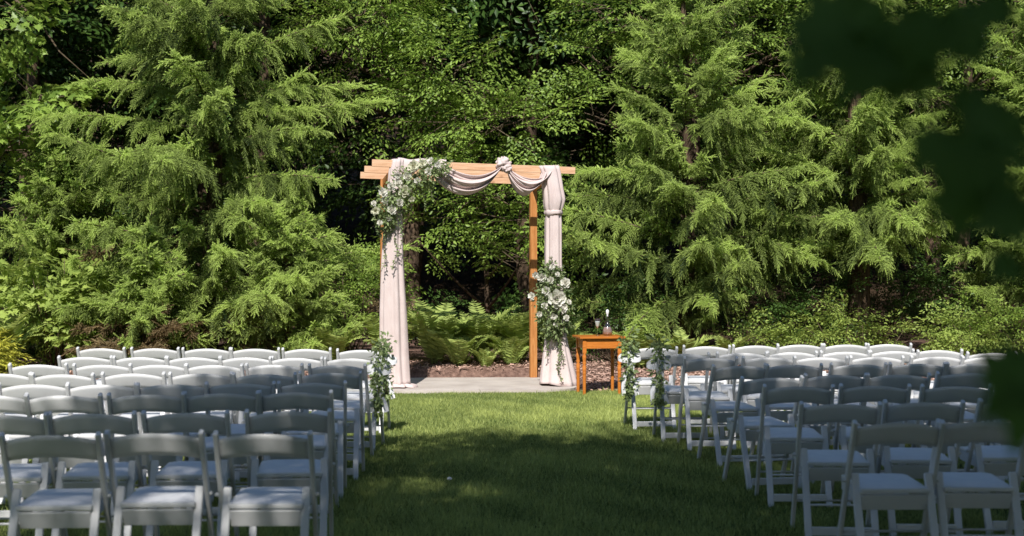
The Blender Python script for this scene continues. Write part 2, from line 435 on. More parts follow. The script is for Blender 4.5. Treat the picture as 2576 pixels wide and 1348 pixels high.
for x in (.0, 2.0):
    p = A(x, .05, 0); q = A(x, 1.15, 0)
    o = link('side_rail', one_bar('side_rail', M['post'], (0, 0, 0), (q[0] - p[0], q[1] - p[1], -.07), .086, .042, side=(0, 0, 1), bev=.003), arch)
    o.location = (p[0] - AO[0], p[1] - AO[1], beam_top(x, 0) - .088 - .043 - .05)

# --- cloth
def grid_faces(nu, nv, closed=False):
    F = []
    for i in range(nu - 1):
        for j in range(nv - 1 if not closed else nv):
            a = i * nv + j; b = i * nv + (j + 1) % nv
            F.append((a, b, b + nv, a + nv))
    return F

def hanging(cx, cy, prof, seed, folds=9, nv=72, nu=60):
    """cloth hung round a post: prof = [(z, half width x, half depth y, shift x, shift y, fold)]"""
    r = np.random.default_rng(seed); prof = sorted(prof, reverse=True)
    zs = np.array([p[0] for p in prof]); V = []
    ph = r.uniform(0, 6.28, 4)
    th = np.linspace(0, 2 * np.pi, nv, endpoint=False)
    for i in range(nu):
        z = zs[0] + (zs[-1] - zs[0]) * i / (nu - 1)
        g = [np.interp(-z, -zs, [p[k] for p in prof]) for k in range(1, 6)]
        rip = 1 + g[4] * (.55 * np.sin(folds * th + ph[0] + .35 * z) + .30 * np.sin((folds + 4) * th + ph[1] - .6 * z) + .25 * np.sin(3 * th + ph[2] + .8 * z))
        x = cx + g[2] + g[0] * np.cos(th) * rip; y = cy + g[3] + g[1] * np.sin(th) * rip
        for k in range(nv): V.append(A(x[k], y[k], z + (.02 * math.sin(2 * th[k] + ph[3]) if i == nu - 1 else 0)))
    return np.array(V), grid_faces(nu, nv, True)

def cloth_obj(name, V, F, parent, off=None):
    V = np.asarray(V, float).copy()
    if off is not None: V -= np.array(off)
    o = link(name, np_mesh(name, V, F, M['cloth'], True), parent)
    md = o.modifiers.new('thickness', 'SOLIDIFY'); md.thickness = .004
    return o

dl = empty('cloth_drape', tuple(A(0, 0, .05))); tag(dl, 'blush cloth panel hanging straight down arch post across aisle from table', 'drape')
V, F = hanging(.0, -.01, [(2.86, .07, .09, .05, -.01, .10), (2.72, .085, .10, .03, -.01, .13), (2.2, .10, .115, .0, -.01, .16), (1.6, .125, .12, -.01, -.01, .17),
                          (1.0, .15, .125, .0, -.02, .17), (.45, .16, .13, .01, -.02, .17), (.09, .155, .14, .03, -.03, .17)], 5, 7)
cloth_obj('hanging_panel', V, F, dl, A(0, 0, .05))
V, F = hanging(.04, -.04, [(.105, .10, .12, .02, 0, .1), (.085, .19, .17, .02, -.01, .22), (.057, .20, .18, .02, -.01, .25)], 8, 9, nu=8)
cloth_obj('hem_puddle', V, F, dl, A(0, 0, .05))

dr = empty('cloth_drape', tuple(A(2.0, 0, .05))); tag(dr, 'blush cloth swagged along beam, knotted, then hanging down arch post beside table', 'drape')
DO = A(2.0, 0, .05)
V, F = hanging(2.0, -.02, [(2.80, .13, .085, -.06, -.02, .12), (2.70, .12, .10, -.03, -.02, .15), (2.52, .125, .12, -.01, -.03, .13), (2.38, .135, .13, .01, -.03, .11), (2.27, .115, .115, .0, -.03, .12),
                           (2.215, .090, .10, .0, -.02, .10), (2.10, .098, .105, .0, -.02, .15), (1.6, .10, .105, .0, -.02, .15), (1.1, .10, .11, .02, -.02, .15), (.85, .10, .11, .03, -.02, .15), (.5, .155, .14, .04, -.03, .15),
                           (.2, .21, .19, .06, -.04, .14), (.062, .235, .22, .07, -.05, .14)], 21, 8)
cloth_obj('hanging_panel', V, F, dr, DO)
V, F = hanging(2.0, -.02, [(2.245, .098, .115, .0, -.02, .06), (2.23, .112, .125, .0, -.02, .06), (2.20, .112, .125, .0, -.02, .06), (2.185, .097, .112, .0, -.02, .06)], 3, 5, nu=8)
cloth_obj('tie_band', V, F, dr, DO)

def swag(a0, a1, b0, b1, sag0, sag1, out, seed, nu=44, nv=40):
    """folds between two hang points: v = 0 upper edge, v = 1 lower edge"""
    V = []
    for i in range(nu):
        u = i / (nu - 1); c = 4 * u * (1 - u); c = c ** .8
        for j in range(nv):
            v = j / (nv - 1)
            a = np.array(a0) * (1 - v) + np.array(a1) * v; b = np.array(b0) * (1 - v) + np.array(b1) * v
            p = a * (1 - u) + b * u
            sg = sag0 * (1 - v) + sag1 * v
            f = (math.sin(v * math.pi * 2 * 2.4 + seed + 1.1 * u) + .45 * math.sin(v * math.pi * 2 * 5.3 + 2.2 * seed - 2.0 * u)) * (.35 + .65 * c)
            f2 = math.sin(v * math.pi * 2 * 8.3 + 2 * seed - 3.3 * u + 2 * v * u) * (.3 + .7 * math.sin(3 * v + 4 * u + seed))
            z = p[2] - sg * c + .006 * f2
            y = p[1] - out * (.25 + .75 * c) * math.sin(math.pi * (.15 + .75 * v)) - .040 * f - .006 * f2
            V.append(A(p[0] + .006 * f2, y, z))
    return V, grid_faces(nu, nv)
def bt(x): return beam_top(x, 0)
V, F = swag((.58, -.06, bt(.6) + .015), (.42, -.06, bt(.5) - .07), (1.36, -.07, bt(1.36) + .02), (1.30, -.07, bt(1.3) - .06), .17, .335, .12, .6)
cloth_obj('swag', V, F, dr, DO)
V, F = swag((1.38, -.07, bt(1.4) + .02), (1.40, -.07, bt(1.4) - .06), (2.06, -.05, bt(2.05) + .02), (1.86, -.06, bt(1.9) - .01), .19, .345, .12, 2.1)
cloth_obj('swag', V, F, dr, DO)
# cloth laid over the beam top between the flowers and the first swag
V = []
for i in range(30):
    for j in range(16):
        u, v = i / 29, j / 15; x = .05 + .60 * u; f = math.sin(u * 14 + 2 * v) * .010
        ang = math.pi * (v * 1.05 - .02)
        V.append(A(x, -.03 - .058 * math.cos(ang) * (1) + f, bt(x) - .075 + .10 * (1 - (2 * v - 1) ** 4) + f + (.0 if v > .5 else -.05 * (1 - v * 2) * (1 + math.sin(u * 9)))))
cloth_obj('beam_wrap', V, grid_faces(30, 16), dr, DO)
# knot
def knot(cx, cy, cz, rx, ry, rz, seed):
    V = []; nu, nv = 28, 40
    for i in range(nu):
        ph = math.pi * (i + .5) / nu
        for j in range(nv):
            th = 2 * math.pi * j / nv
            r = 1 + .16 * math.sin(3 * th + 5 * ph + seed) + .10 * math.sin(7 * th - 4 * ph) + .07 * math.sin(11 * ph + 2 * th)
            V.append(A(cx + rx * r * math.sin(ph) * math.cos(th), cy + ry * r * math.sin(ph) * math.sin(th), cz + rz * r * math.cos(ph)))
    return V, grid_faces(nu, nv, True)
V, F = knot(1.36, -.06, bt(1.36) + .005, .085, .085, .075, .4); cloth_obj('knot', V, F, dr, DO)
V, F = knot(1.40, -.10, bt(1.4) - .055, .05, .06, .045, 1.9); cloth_obj('knot', V, F, dr, DO)

# ------------------------------------------------------------------ leaf templates
LEAF4 = (np.array([(0, 0, 0), (.32, .22, .06), (.70, .17, .05), (1, 0, -.06), (.70, -.17, .05), (.32, -.22, .06)], float),
         np.array([(0, 3, 2), (0, 2, 1), (0, 4, 3), (0, 5, 4)]))
LEAF2 = (np.array([(0, 0, 0), (.45, .23, .07), (1, 0, -.05), (.45, -.23, .07)], float), np.array([(0, 2, 1), (0, 3, 2)]))
SLIM = (np.array([(0, 0, 0), (.4, .11, .03), (1, 0, -.08), (.4, -.11, .03)], float), np.array([(0, 2, 1), (0, 3, 2)]))
def maple_leaf():
    tips = [(0, .0), (.10, .30), (-.06, .48), (.26, .30), (.34, .58), (.52, .30), (.62, .34), (.62, .16), (1.0, 0)]
    out = [(x, y) for x, y in tips] + [(x, -y) for x, y in reversed(tips[1:-1])]
    V = [(.35, 0, .04)] + [(x, y, .05 * abs(y) * 2 - .10 * x * x) for x, y in out]
    n = len(out); F = [(0, 1 + i, 1 + (i + 1) % n) for i in range(n)]
    return np.array(V, float), np.array(F)
MAPLE = maple_leaf()

def rand_up(n, tilt, r=rng):
    u = r.normal(0, tilt, (n, 3)); u[:, 2] += 1; return nrm(u)

# ------------------------------------------------------------------ spruces
def spruce_branch(L, seed, mat, hang=1.0):
    r = np.random.default_rng(seed)
    a, b, c = r.uniform(.10, .26), r.uniform(.16, .40), r.uniform(.02, .16)
    wig = r.uniform(-.10, .10)
    def P(t): return np.stack([L * t, L * wig * np.sin(t * 3) * t, L * (a * t - b * t ** 2 + c * t ** 3)], -1)
    acc = Acc(); wood = Acc()
    t = np.linspace(0, 1, 14); wood_r = .006 + .020 * (L / 3.5) * (1 - t) ** 1.1
    V, F = tube(P(t), wood_r, 6)
    wood.add(V, F)
    S0, SDIR, SLEN, STON = [], [], [], []
    n2 = int(L / .062)
    for k in range(n2):
        tt = .08 + .92 * (k + r.uniform()) / n2
        p = P(np.array([tt]))[0]; tg = nrm(P(np.array([min(tt + .01, 1.0)]))[0] - P(np.array([tt - .01]))[0])
        side = np.array([-tg[1], tg[0], 0]); side = nrm(side) * (1 if k % 2 else -1)
        ln = (.14 + .56 * min(1, L / 2.2) * (1 - tt) ** .5 * min(1, tt * 3 + .3)) * r.uniform(.5, 1.25)
        d = nrm(tg * r.uniform(.4, 1.0) + side * r.uniform(.35, 1.0) + np.array([0, 0, r.uniform(-.05, .45)]))
        g = r.uniform(1.6, 4.4) * hang; young = r.normal(0, .17)
        flat = nrm(np.array([0, 0, 1.0]) + r.normal(0, .45, 3))           # each side twig is one feathery spray
        q = p.copy(); step = .033; m = max(3, int(ln / step))
        for s in range(m):
            d = nrm(d + np.array([0, 0, -g * step * 1.4])); q2 = q + d * step
            lat = nrm(np.cross(d, flat)); frac = s / m; low = max(0, -d[2])
            for sg in (1, -1):
                sd = nrm(d * r.uniform(.6, 1.0) + lat * sg * r.uniform(.6, 1.05) + np.array([0, 0, r.uniform(-.45, .05)]) + r.normal(0, .12, 3))
                S0.append(q); SDIR.append(sd); SLEN.append((.17 - .10 * frac) * min(1, .45 + 2.5 * frac) * r.uniform(.65, 1.1))
                STON.append(.38 - .42 * low + .42 * tt + .34 * frac + young + r.normal(0, .06))  # hanging and inner shoots darkened as painted shade, besides old growth
            q = q2
        S0.append(q - d * .02); SDIR.append(d); SLEN.append(r.uniform(.08, .13)); STON.append(.65 + .35 * tt + young)
    # shoots on the limb itself
    for k in range(int(L / .022)):
        tt = r.uniform(.2, 1); p = P(np.array([tt]))[0]; tg = nrm(P(np.array([min(tt + .01, 1.0)]))[0] - P(np.array([tt - .01]))[0])
        S0.append(p); SDIR.append(nrm(tg * .9 + r.normal(0, .55, 3) + np.array([0, 0, .25]))); SLEN.append(r.uniform(.06, .13)); STON.append(.55 + .45 * tt)
    S0.append(P(np.array([1.0]))[0]); SDIR.append(np.array([1, 0, .25])); SLEN.append(.2); STON.append(1.0)
    S0, SDIR, SLEN, STON = np.array(S0), nrm(np.array(SDIR)), np.array(SLEN), np.array(STON)
    N = len(S0); NN = 20
    rf = frames(SDIR, nrm(r.normal(0, 1, (N, 3))))
    f = (np.arange(NN) + .5) / NN; ang = np.arange(NN) * 2.399
    base = S0[:, None] + SDIR[:, None] * (SLEN[:, None] * f)[..., None]
    rad = rf[:, None, :, 1] * np.cos(ang)[None, :, None] + rf[:, None, :, 2] * np.sin(ang)[None, :, None]
    nd = nrm(SDIR[:, None] * .95 + rad * .75)
    tipv = base + nd * (r.uniform(.024, .035, (N, NN)) * (1.05 - .4 * f)[None])[..., None]
    wv = nrm(np.cross(nd, rad)) * .0050
    V = np.stack([base - wv, base + wv, tipv], 2).reshape(-1, 3)
    F = np.arange(len(V)).reshape(-1, 3)
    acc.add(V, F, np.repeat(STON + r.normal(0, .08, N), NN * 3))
    # twig cores
    perp = rf[:, :, 1] * .0028
    V = np.stack([S0 - perp, S0 + perp, S0 + SDIR * SLEN[:, None]], 1).reshape(-1, 3)
    acc.add(V, np.arange(len(V)).reshape(-1, 3), np.repeat(STON * .8, 3))
    wv_, wf_, _ = wood.arrays()
    V, F, a_ = acc.arrays()
    me = np_mesh('branch', np.concatenate([V, wv_]), np.concatenate([F, wf_ + len(V)]), mat, False, {'tone': np.concatenate([a_, np.zeros(len(wv_))])})
    me.materials.append(M['twig'])
    mi = np.zeros(len(F) + len(wf_), np.int32); mi[len(F):] = 1
    me.polygons.foreach_set('material_index', mi)
    return me

SB = []
for i, L in enumerate([.55, .8, 1.1, 1.5, 1.5, 2.0, 2.0, 2.6, 2.6, 2.6]):
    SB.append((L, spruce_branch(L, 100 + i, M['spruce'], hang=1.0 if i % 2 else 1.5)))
SBD = [(.8, spruce_branch(.8, 150, M['spruce_dead'])), (1.2, spruce_branch(1.2, 151, M['spruce_dead']))]

def spruce(loc, H, rmax, seed, label, hmin=.35, group='tall spruces at the edge of the wood', per=6, trunk_r=.13, dh=.30, dead=0.0, expo=.75, back=.55):
    r = np.random.default_rng(seed)
    t = empty('spruce_tree', loc); tag(t, label, 'tree', group)
    zz = np.linspace(-.15, H, 14); pts = np.stack([.05 * np.sin(zz * .9 + seed), .05 * np.cos(zz * .7 + seed), zz], -1)
    V, F = tube(pts, trunk_r * (1 - (zz + .15) / (H + .3)) ** .8 + .012, 10)
    link('trunk', np_mesh('trunk', V, F, M['bark'], True), t)
    h = hmin; az0 = r.uniform(0, 6.28)
    def bough(h, az, Lw, u):
        pool = sorted(SB, key=lambda q: abs(math.log(q[0] / Lw)) + r.uniform(0, .25))
        if dead and u < .25 and r.uniform() < dead: pool = SBD
        L0, me = pool[0]; o = link('branch', me, t)
        el = R(3 + 36 * u ** 1.1) + r.normal(0, .13)
        o.location = (0, 0, h); o.rotation_euler = (r.normal(0, .18), -el, az)
        s = min(max(Lw / L0, .8), 1.3); o.scale = (Lw / L0, s, s)
    while h < H - .12:
        u = h / H
        nb = per if u < .8 else 4
        az0 += 1.1
        for k in range(nb):
            az = az0 + k * 2 * math.pi / nb + r.normal(0, .25)
            if math.sin(az) > .55 and r.uniform() > back: continue       # sparse on the shaded wood side
            bough(h + r.uniform(-.16, .16), az, rmax * (1 - u) ** expo * r.uniform(.60, 1.18) * (1 if u > .12 else .85) + .14, u)
        for k in range(2):                                               # short inner boughs on the sunny side
            bough(h + r.uniform(-.2, .2), -math.pi / 2 + r.normal(0, .8), (rmax * (1 - u) ** expo + .1) * r.uniform(.3, .6) + .1, u)
        h += dh * (1 if u < .7 else .7)
    o = link('branch', SB[0][1], t); o.location = (0, 0, H - .25); o.rotation_euler = (0, -R(86), 0)
    return t

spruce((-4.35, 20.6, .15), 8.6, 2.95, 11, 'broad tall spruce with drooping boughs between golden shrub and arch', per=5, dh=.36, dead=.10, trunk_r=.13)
spruce((2.55, 20.9, .15), 5.9, 2.95, 12, 'spruce with drooping boughs behind the side table, pointed top', per=5, dh=.34, hmin=.75, trunk_r=.12, expo=.85)
spruce((5.15, 21.3, .15), 6.6, 2.6, 13, 'tall spruce with thick bare brown lower trunk behind folding chairs', per=6, hmin=1.55, trunk_r=.18, dh=.36)
spruce((8.1, 21.0, .15), 6.2, 2.3, 14, 'spruce beyond the thick bare trunk, farthest from the arch', per=7, hmin=.9, dh=.32)
spruce((-6.7, 21.4, .15), 3.4, 1.6, 15, 'low spruce between the broad tall spruce and broad-leaved maple', per=7, hmin=.3, dh=.24, dead=.1)
spruce((-3.1, 19.9, .12), 2.3, 1.05, 16, 'young knee-branched spruce with browned inside below the broad spruce', per=7, hmin=.15, dh=.17, dead=.3, trunk_r=.04)
spruce((-5.0, 19.6, .10), 1.9, 1.0, 17, 'small browned spruce growing right behind the front row of chairs', per=7, hmin=.12, dh=.16, dead=.35, trunk_r=.035)

# ------------------------------------------------------------------ broad-leaved trees
def spray(seed, L=.75, leaf=.075, tmpl=LEAF4, n_sub=7, droop=.5):
    """one flat leafy twig along +x"""
    r = np.random.default_rng(seed); P, D, S, T = [], [], [], []
    def run(p, d, ln, lv):
        k = max(3, int(ln / (leaf * .52)))
        for i in range(k):
            f = (i + 1) / k
            dd = nrm(d + np.array([0, 0, -droop * f * .5])); q = p + dd * ln * f
            sd = nrm(np.cross(np.array([0, 0, 1.0]), dd)) * (1 if i % 2 else -1)
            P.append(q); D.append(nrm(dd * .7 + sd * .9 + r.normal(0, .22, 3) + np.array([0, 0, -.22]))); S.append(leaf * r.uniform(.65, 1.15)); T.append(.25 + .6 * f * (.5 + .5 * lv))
        P.append(p + nrm(d + np.array([0, 0, -droop * .5])) * ln); D.append(nrm(d + np.array([0, 0, -.5]))); S.append(leaf); T.append(.9)
    d0 = np.array([1.0, 0, .1]); run(np.zeros(3), d0, L, 1)
    for i in range(n_sub):
        f = .12 + .75 * i / n_sub; sg = 1 if i % 2 else -1
        run(d0 * L * f, nrm(np.array([.75, sg * .75, r.uniform(-.15, .15)])), L * (.55 - .35 * f) * r.uniform(.8, 1.2), .5)
    P, D, S, T = map(np.array, (P, D, S, T)); n = len(P)
    V, F = scatter(*tmpl, P, frames(D, rand_up(n, .38, r)), S)
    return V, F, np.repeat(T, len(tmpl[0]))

SPR = {'beech': [spray(300 + i, .75, .078) for i in range(5)],
       'maple': [spray(320 + i, .7, .125, MAPLE, 5, .8) for i in range(3)],
       'coarse': [spray(340 + i, 1.25, .15, LEAF2, 8) for i in range(3)],
       'shrub': [spray(360 + i, .38, .055, LEAF2, 5) for i in range(4)]}

def crown_mesh(name, clumps, kind, mat, seed, wood=True, off=(0, 0, 0), keep=None):
    """clumps: (centre, radii, number of twigs)"""
    r = np.random.default_rng(seed); acc = Acc(); W = Acc()
    for c, rad, n in clumps:
        c = np.array(c, float); rad = np.broadcast_to(np.array(rad, float), (3,))
        for _ in range(n):
            d = nrm(r.normal(0, 1, 3)); f = r.uniform(.15, 1) ** .45
            p = c + d * rad * f
            out = nrm(d * np.array([1, 1, .45]) + r.normal(0, .25, 3) + np.array([0, 0, .05]))
            if keep is not None and not keep(p): continue
            v, fc, a = SPR[kind][r.integers(len(SPR[kind]))]
            Rm = frames(out[None], rand_up(1, .35, r))[0]
            s = r.uniform(.8, 1.2)
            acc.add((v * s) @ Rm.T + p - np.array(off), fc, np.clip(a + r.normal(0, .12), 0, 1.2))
            if wood and r.uniform() < .6:
                q = p + out * .6 * s
                V, F = tube([p - out * .35, p + out * .1, q], [.010, .007, .002], 4, False); W.add(V - np.array(off), F)
    V, F, a = acc.arrays()
    nF = len(F)
    if W.n:
        wv, wf, _ = W.arrays(); F = np.concatenate([F, wf + len(V)]); V = np.concatenate([V, wv]); a = np.concatenate([a, np.zeros(len(wv))])
    me = np_mesh(name, V, F, mat, False, {'tone': a}); me.materials.append(M['twig'])
    mi = np.zeros(len(F), np.int32); mi[nF:] = 1; me.polygons.foreach_set('material_index', mi)
    return me

def limb_curve(p, q, r, sag=.2):
    p, q = np.array(p, float), np.array(q, float); t = np.linspace(0, 1, 9)[:, None]
    mid = (p + q) / 2 + r.normal(0, .18, 3) + np.array([0, 0, sag])
    return (1 - t) ** 2 * p + 2 * t * (1 - t) * mid + t ** 2 * q

def broad_tree(name, label, base, H, tr, clumps, kind, mat, seed, group=None, lean=(0, 0), mesh=None, limbs=True):
    r = np.random.default_rng(seed); t = empty(name, base); tag(t, label, 'tree', group)
    zz = np.linspace(-.3, H, 16)
    pts = np.stack([lean[0] * (zz / H) ** 1.5 + .10 * np.sin(zz * .8 + seed), lean[1] * zz / H + .08 * np.cos(zz * .9 + seed), zz], -1)
    V, F = tube(pts, tr * (1 - .8 * (zz + .3) / (H + .3)) * (1 + .5 * np.exp(-(zz + .3) * 2.5)), 10)
    link('trunk', np_mesh('trunk', V, F, M['bark'], True), t)
    b = np.array(base)
    if limbs:
        for c, rad, n in clumps:
            c = np.array(c) - b; z0 = min(max(.6, c[2] - r.uniform(.3, 1.4)), H * .97); k = np.argmin(abs(zz - z0))
            cv = limb_curve(pts[k], c, r)
            V, F = tube(cv, np.linspace(.045, .012, len(cv)) * max(.6, tr / .16), 7); link('limb', np_mesh('limb', V, F, M['bark'], True), t)
    link('crown', mesh or crown_mesh('crown', clumps, kind, mat, seed + 1, off=base), t)
    return t

broad_tree('beech_tree', 'leafy green tree overhanging the arch beam beside the broad spruce', (-1.6, 24.0, .1), 9.5, .17,
   [((-2.3, 22.5, 5.3), (1.0, .8, .75), 62), ((-3.3, 22.8, 5.9), (1.0, .8, .7), 42), ((-1.1, 22.2, 4.55), (.85, .7, .55), 48), ((-2.1, 22.4, 5.6), (.8, .6, .5), 30), ((-.55, 21.9, 3.75), (.75, .6, .42), 36),
    ((.1, 21.8, 3.75), (.5, .5, .35), 16), ((-5.7, 23.2, 6.0), (1.1, .7, .7), 36), ((-2.8, 22.8, 4.2), (.7, .6, .6), 26), ((-2, 23, 7.6), (2.2, 1.6, 1.1), 80), ((.4, 23.4, 8.0), (2.0, 1.6, 1.0), 70)], 'beech', M['beech'], 41, 'broad-leaved trees at the edge of the wood', (0, -.6))
broad_tree('beech_tree', 'sunlit leafy tree rising behind the pointed spruce by the table', (2.9, 24.2, .1), 9, .15,
   [((1.45, 22.8, 4.75), (.75, .7, .5), 34), ((1.9, 22.8, 5.6), (.9, .7, .6), 48), ((3.2, 23.0, 5.5), (1.0, .7, .7), 56), ((4.3, 22.8, 4.9), (1.0, .7, .7), 52), ((4.9, 22.4, 3.7), (.7, .6, .5), 30), ((1.3, 22.4, 3.9), (.45, .4, .3), 12),
    ((5.6, 23.0, 5.8), (1.0, .8, .7), 44), ((3.4, 23.4, 7.4), (2.4, 1.6, 1.0), 80)], 'beech', M['beech'], 43, 'broad-leaved trees at the edge of the wood', (.3, -.5))
broad_tree('understory_tree', 'small dim tree with fresh leaves seen through the arch opening', (-.5, 23.0, .15), 3.4, .06,
   [((-.95, 22.0, 2.45), (.65, .5, .35), 14), ((-.1, 21.8, 2.6), (.6, .5, .35), 26), ((.35, 21.5, 2.15), (.45, .4, .35), 20), ((-1.5, 22.1, 2.0), (.5, .4, .4), 10), ((.1, 21.7, 1.6), (.4, .4, .3), 10), ((-.7, 22.4, 3.1), (.8, .6, .3), 20)], 'beech', M['beech'], 45)
broad_tree('maple_tree', 'broad-leaved maple behind the golden shrub at the clearing edge', (-8.2, 22.3, .1), 6.5, .10,
   [((-7.2, 21.6, 4.15), (.65, .6, .40), 26), ((-7.6, 21.4, 3.3), (.6, .5, .5), 22), ((-7.3, 21.7, 2.5), (.6, .5, .5), 18), ((-8.4, 22, 5.6), (1.2, 1, .8), 40), ((-8.8, 21.5, 3.8), (1, .8, 1), 36)], 'maple', M['beech'], 47)
broad_tree('beech_tree', 'leafy tree behind the spruce that is farthest from the arch', (7.6, 24.0, .1), 8.5, .15,
   [((6.6, 22.9, 4.4), (1.0, .8, .8), 54), ((7.9, 22.7, 5.4), (1.0, .8, .7), 50), ((8.6, 22.4, 3.4), (1.0, .8, .9), 50), ((6.2, 23.2, 2.6), (.9, .6, .7), 34), ((9.6, 22.8, 4.8), (1.2, 1, 1.2), 60), ((8, 23.6, 7.3), (2.4, 1.6, 1.1), 70)], 'beech', M['beech'], 49, 'broad-leaved trees at the edge of the wood')

# the wood behind: taller trees whose crowns close above and shade the slope
def shared_crown(seed, lo, hi, rad, n):
    r = np.random.default_rng(seed); cl = []
    for _ in range(10):
        a = r.uniform(0, 6.28); q = r.uniform(.15, .8) * rad; cl.append(((q * math.cos(a), q * math.sin(a), r.uniform(lo, hi)), (rad * .48, rad * .48, (hi - lo) * .22), n // 10))
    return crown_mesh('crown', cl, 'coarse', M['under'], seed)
HI = [shared_crown(501, 6.2, 12.5, 3.9, 800), shared_crown(502, 6.4, 12.5, 3.9, 800)]
LO = [shared_crown(511, 1.6, 8.5, 3.2, 420), shared_crown(512, 1.2, 8.0, 3.0, 420), shared_crown(513, 2.0, 9.0, 3.2, 420)]
wood_lab = ['tall forest tree with high closed crown behind the broad spruce', 'tall forest tree with high closed crown standing behind the arch', 'tall forest tree with high closed crown behind the table spruce',
            'tall forest tree with high crown behind the thick bare trunk', 'tall forest tree with high crown behind the broad-leaved maple', 'tall forest tree with high crown at clearing edge beyond all the spruces']
for i, (x, y, k) in enumerate([(-4.6, 26.0, 0), (.3, 25.6, 1), (4.0, 26.2, 0), (7.8, 26.2, 1), (-8.8, 26.0, 1), (11.6, 25.6, 0)]):
    t = broad_tree('forest_tree', wood_lab[i], (x, y, float(hill_z(np.array(x), np.array(y)))), 11.5, .17, [], 'coarse', M['under'], 60 + i, 'tall forest trees behind the clearing', mesh=HI[k], limbs=False)
    t.rotation_euler = (0, 0, i * 1.3)
k = 0
for row, (y, xs) in enumerate([(29.0, np.arange(-13, 14, 3.7)), (33.5, np.arange(-15.5, 17, 4.2))]):
    for j, x in enumerate(xs):
        x = float(x + rng.uniform(-.8, .8)); yy = float(y + rng.uniform(-1, 1))
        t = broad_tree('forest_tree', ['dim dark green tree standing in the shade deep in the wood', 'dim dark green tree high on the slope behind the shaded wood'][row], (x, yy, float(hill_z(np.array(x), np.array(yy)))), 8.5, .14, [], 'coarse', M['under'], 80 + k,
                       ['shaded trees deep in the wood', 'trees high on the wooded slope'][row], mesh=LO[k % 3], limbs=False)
        t.rotation_euler = (0, 0, rng.uniform(0, 6.28)); k += 1

ring = [(-17, 4, 0), (-16, -3, 1), (-12.5, -11, 0), (-6.5, -13.5, 1), (-.5, -12.5, 0), (5.5, -14, 1), (12, -11, 0), (16, -4, 1), (16.5, 3.5, 0), (17, 11, 1), (-17.5, 11.5, 1)]  # out-of-view trees added behind and beside the lawn to block sky light
for i, (x, y, k) in enumerate(ring):
    t = broad_tree('sky_block_tree', 'unseen leafy tree added round the lawn to block sky light', (x, y, 0), 9.0, .18, [], 'coarse', M['under'], 120 + i, 'unseen trees added round the lawn to block sky light', mesh=LO[i % 3], limbs=False)
    t.rotation_euler = (0, 0, i * 2.1); t.scale = (1.35, 1.35, 1.3)
# ------------------------------------------------------------------ shrubs, ferns, golden bush
def frond_mesh(L, seed, arch=.9, wide=.22):
    r = np.random.default_rng(seed); n = 26; t = np.linspace(0, 1, n + 2)
    ang = R(78) - arch * t ** 1.6 * R(95); dx = np.cos(ang); dz = np.sin(ang)
    x = np.concatenate([[0], np.cumsum(dx[:-1])]) / n * L; z = np.concatenate([[0], np.cumsum(dz[:-1])]) / n * L
    pts = np.stack([x, .04 * L * np.sin(t * 3 + seed), z], -1); acc = Acc()
    V, F = tube(pts, .006 * (1 - .8 * t), 4); acc.add(V, F, .2)
    tg = nrm(np.gradient(pts, axis=0)); P, D, S, U, T = [], [], [], [], []
    for i in range(3, n + 1):
        f = i / n; w = wide * L * (math.sin(math.pi * min(1, f * .93 + .05)) ** .75) * (1 if f < .7 else 1)
        nup = nrm(np.cross(tg[i], np.array([0, 1.0, 0]))) * -1
        for s in (-1, 1):
            P.append(pts[i]); D.append(nrm(np.array([0, s, 0]) + tg[i] * .45 + nup * r.uniform(-.15, .25))); S.append(w * r.uniform(.85, 1.1)); U.append(nup + r.normal(0, .2, 3)); T.append(.2 + .6 * f)
    P, D, S, U, T = map(np.array, (P, D, S, U, T))
    tv = np.array([(0, .04, 0), (.3, .13, .02), (.65, .10, .01), (1, 0, -.08), (.65, -.10, .01), (.3, -.13, .02), (0, -.04, 0)], float)
    tf = np.array([(0, 3, 2), (0, 2, 1), (0, 6, 3), (6, 4, 3), (6, 5, 4)])
    V, F = scatter(tv, tf, P, frames(D, U), S); acc.add(V, F, np.repeat(T, len(tv)))
    return acc.mesh('frond', M['fern'])
FR = [frond_mesh(1.0, 600 + i, a, w_) for i, (a, w_) in enumerate([(.55, .20), (.75, .22), (.95, .20), (1.15, .21)])]
def fern(x, y, h, n, seed, label, z=.12):
    r = np.random.default_rng(seed); t = empty('fern', (x, y, z)); tag(t, label, 'fern', 'ferns in the mulch bed')
    for i in range(n):
        a = 2 * math.pi * i / n + r.normal(0, .25); o = link('frond', FR[r.integers(4)], t)
        o.location = (.05 * math.cos(a), .05 * math.sin(a), -.02); o.rotation_euler = (r.normal(0, .12), r.normal(0, .10), a); s = 1.08 * h * r.uniform(.75, 1.12); o.scale = (s, s, s)
ferns = [(-1.05, 19.75, .98, 15, 'tall fern beside the cloth panel across aisle from table, under arch'), (-.45, 19.95, .92, 15, 'fern in the middle of the arch opening, second from straight panel'),
         (-.72, 19.45, .62, 12, 'short fern leaning over mulch in front of two tall ferns'), (.08, 19.85, .98, 16, 'tall bushy fern just behind the bare orange post of the arch'),
         (.0, 19.45, .55, 11, 'low fern in front of the bushy fern, beside orange post'), (.62, 19.7, .75, 13, 'fern half hidden behind swagged cloth panel, beside flowers'),
         (-1.75, 19.7, .8, 13, 'fern standing outside the arch behind straight cloth panel'), (-2.45, 19.5, .72, 13, 'fern behind front row chairs, next but one to arch'),
         (1.75, 19.4, .72, 13, 'fern growing right behind the side table'), (2.35, 19.5, .62, 12, 'fern behind front row chairs on the table side'),
         (3.0, 19.6, .55, 11, 'small fern under the pointed spruce behind chairs'), (-6.9, 19.3, 1.0, 15, 'upright fern just above the golden shrub'), (-.35, 19.3, .38, 9, 'tiny fern at the pad edge in the arch opening')]
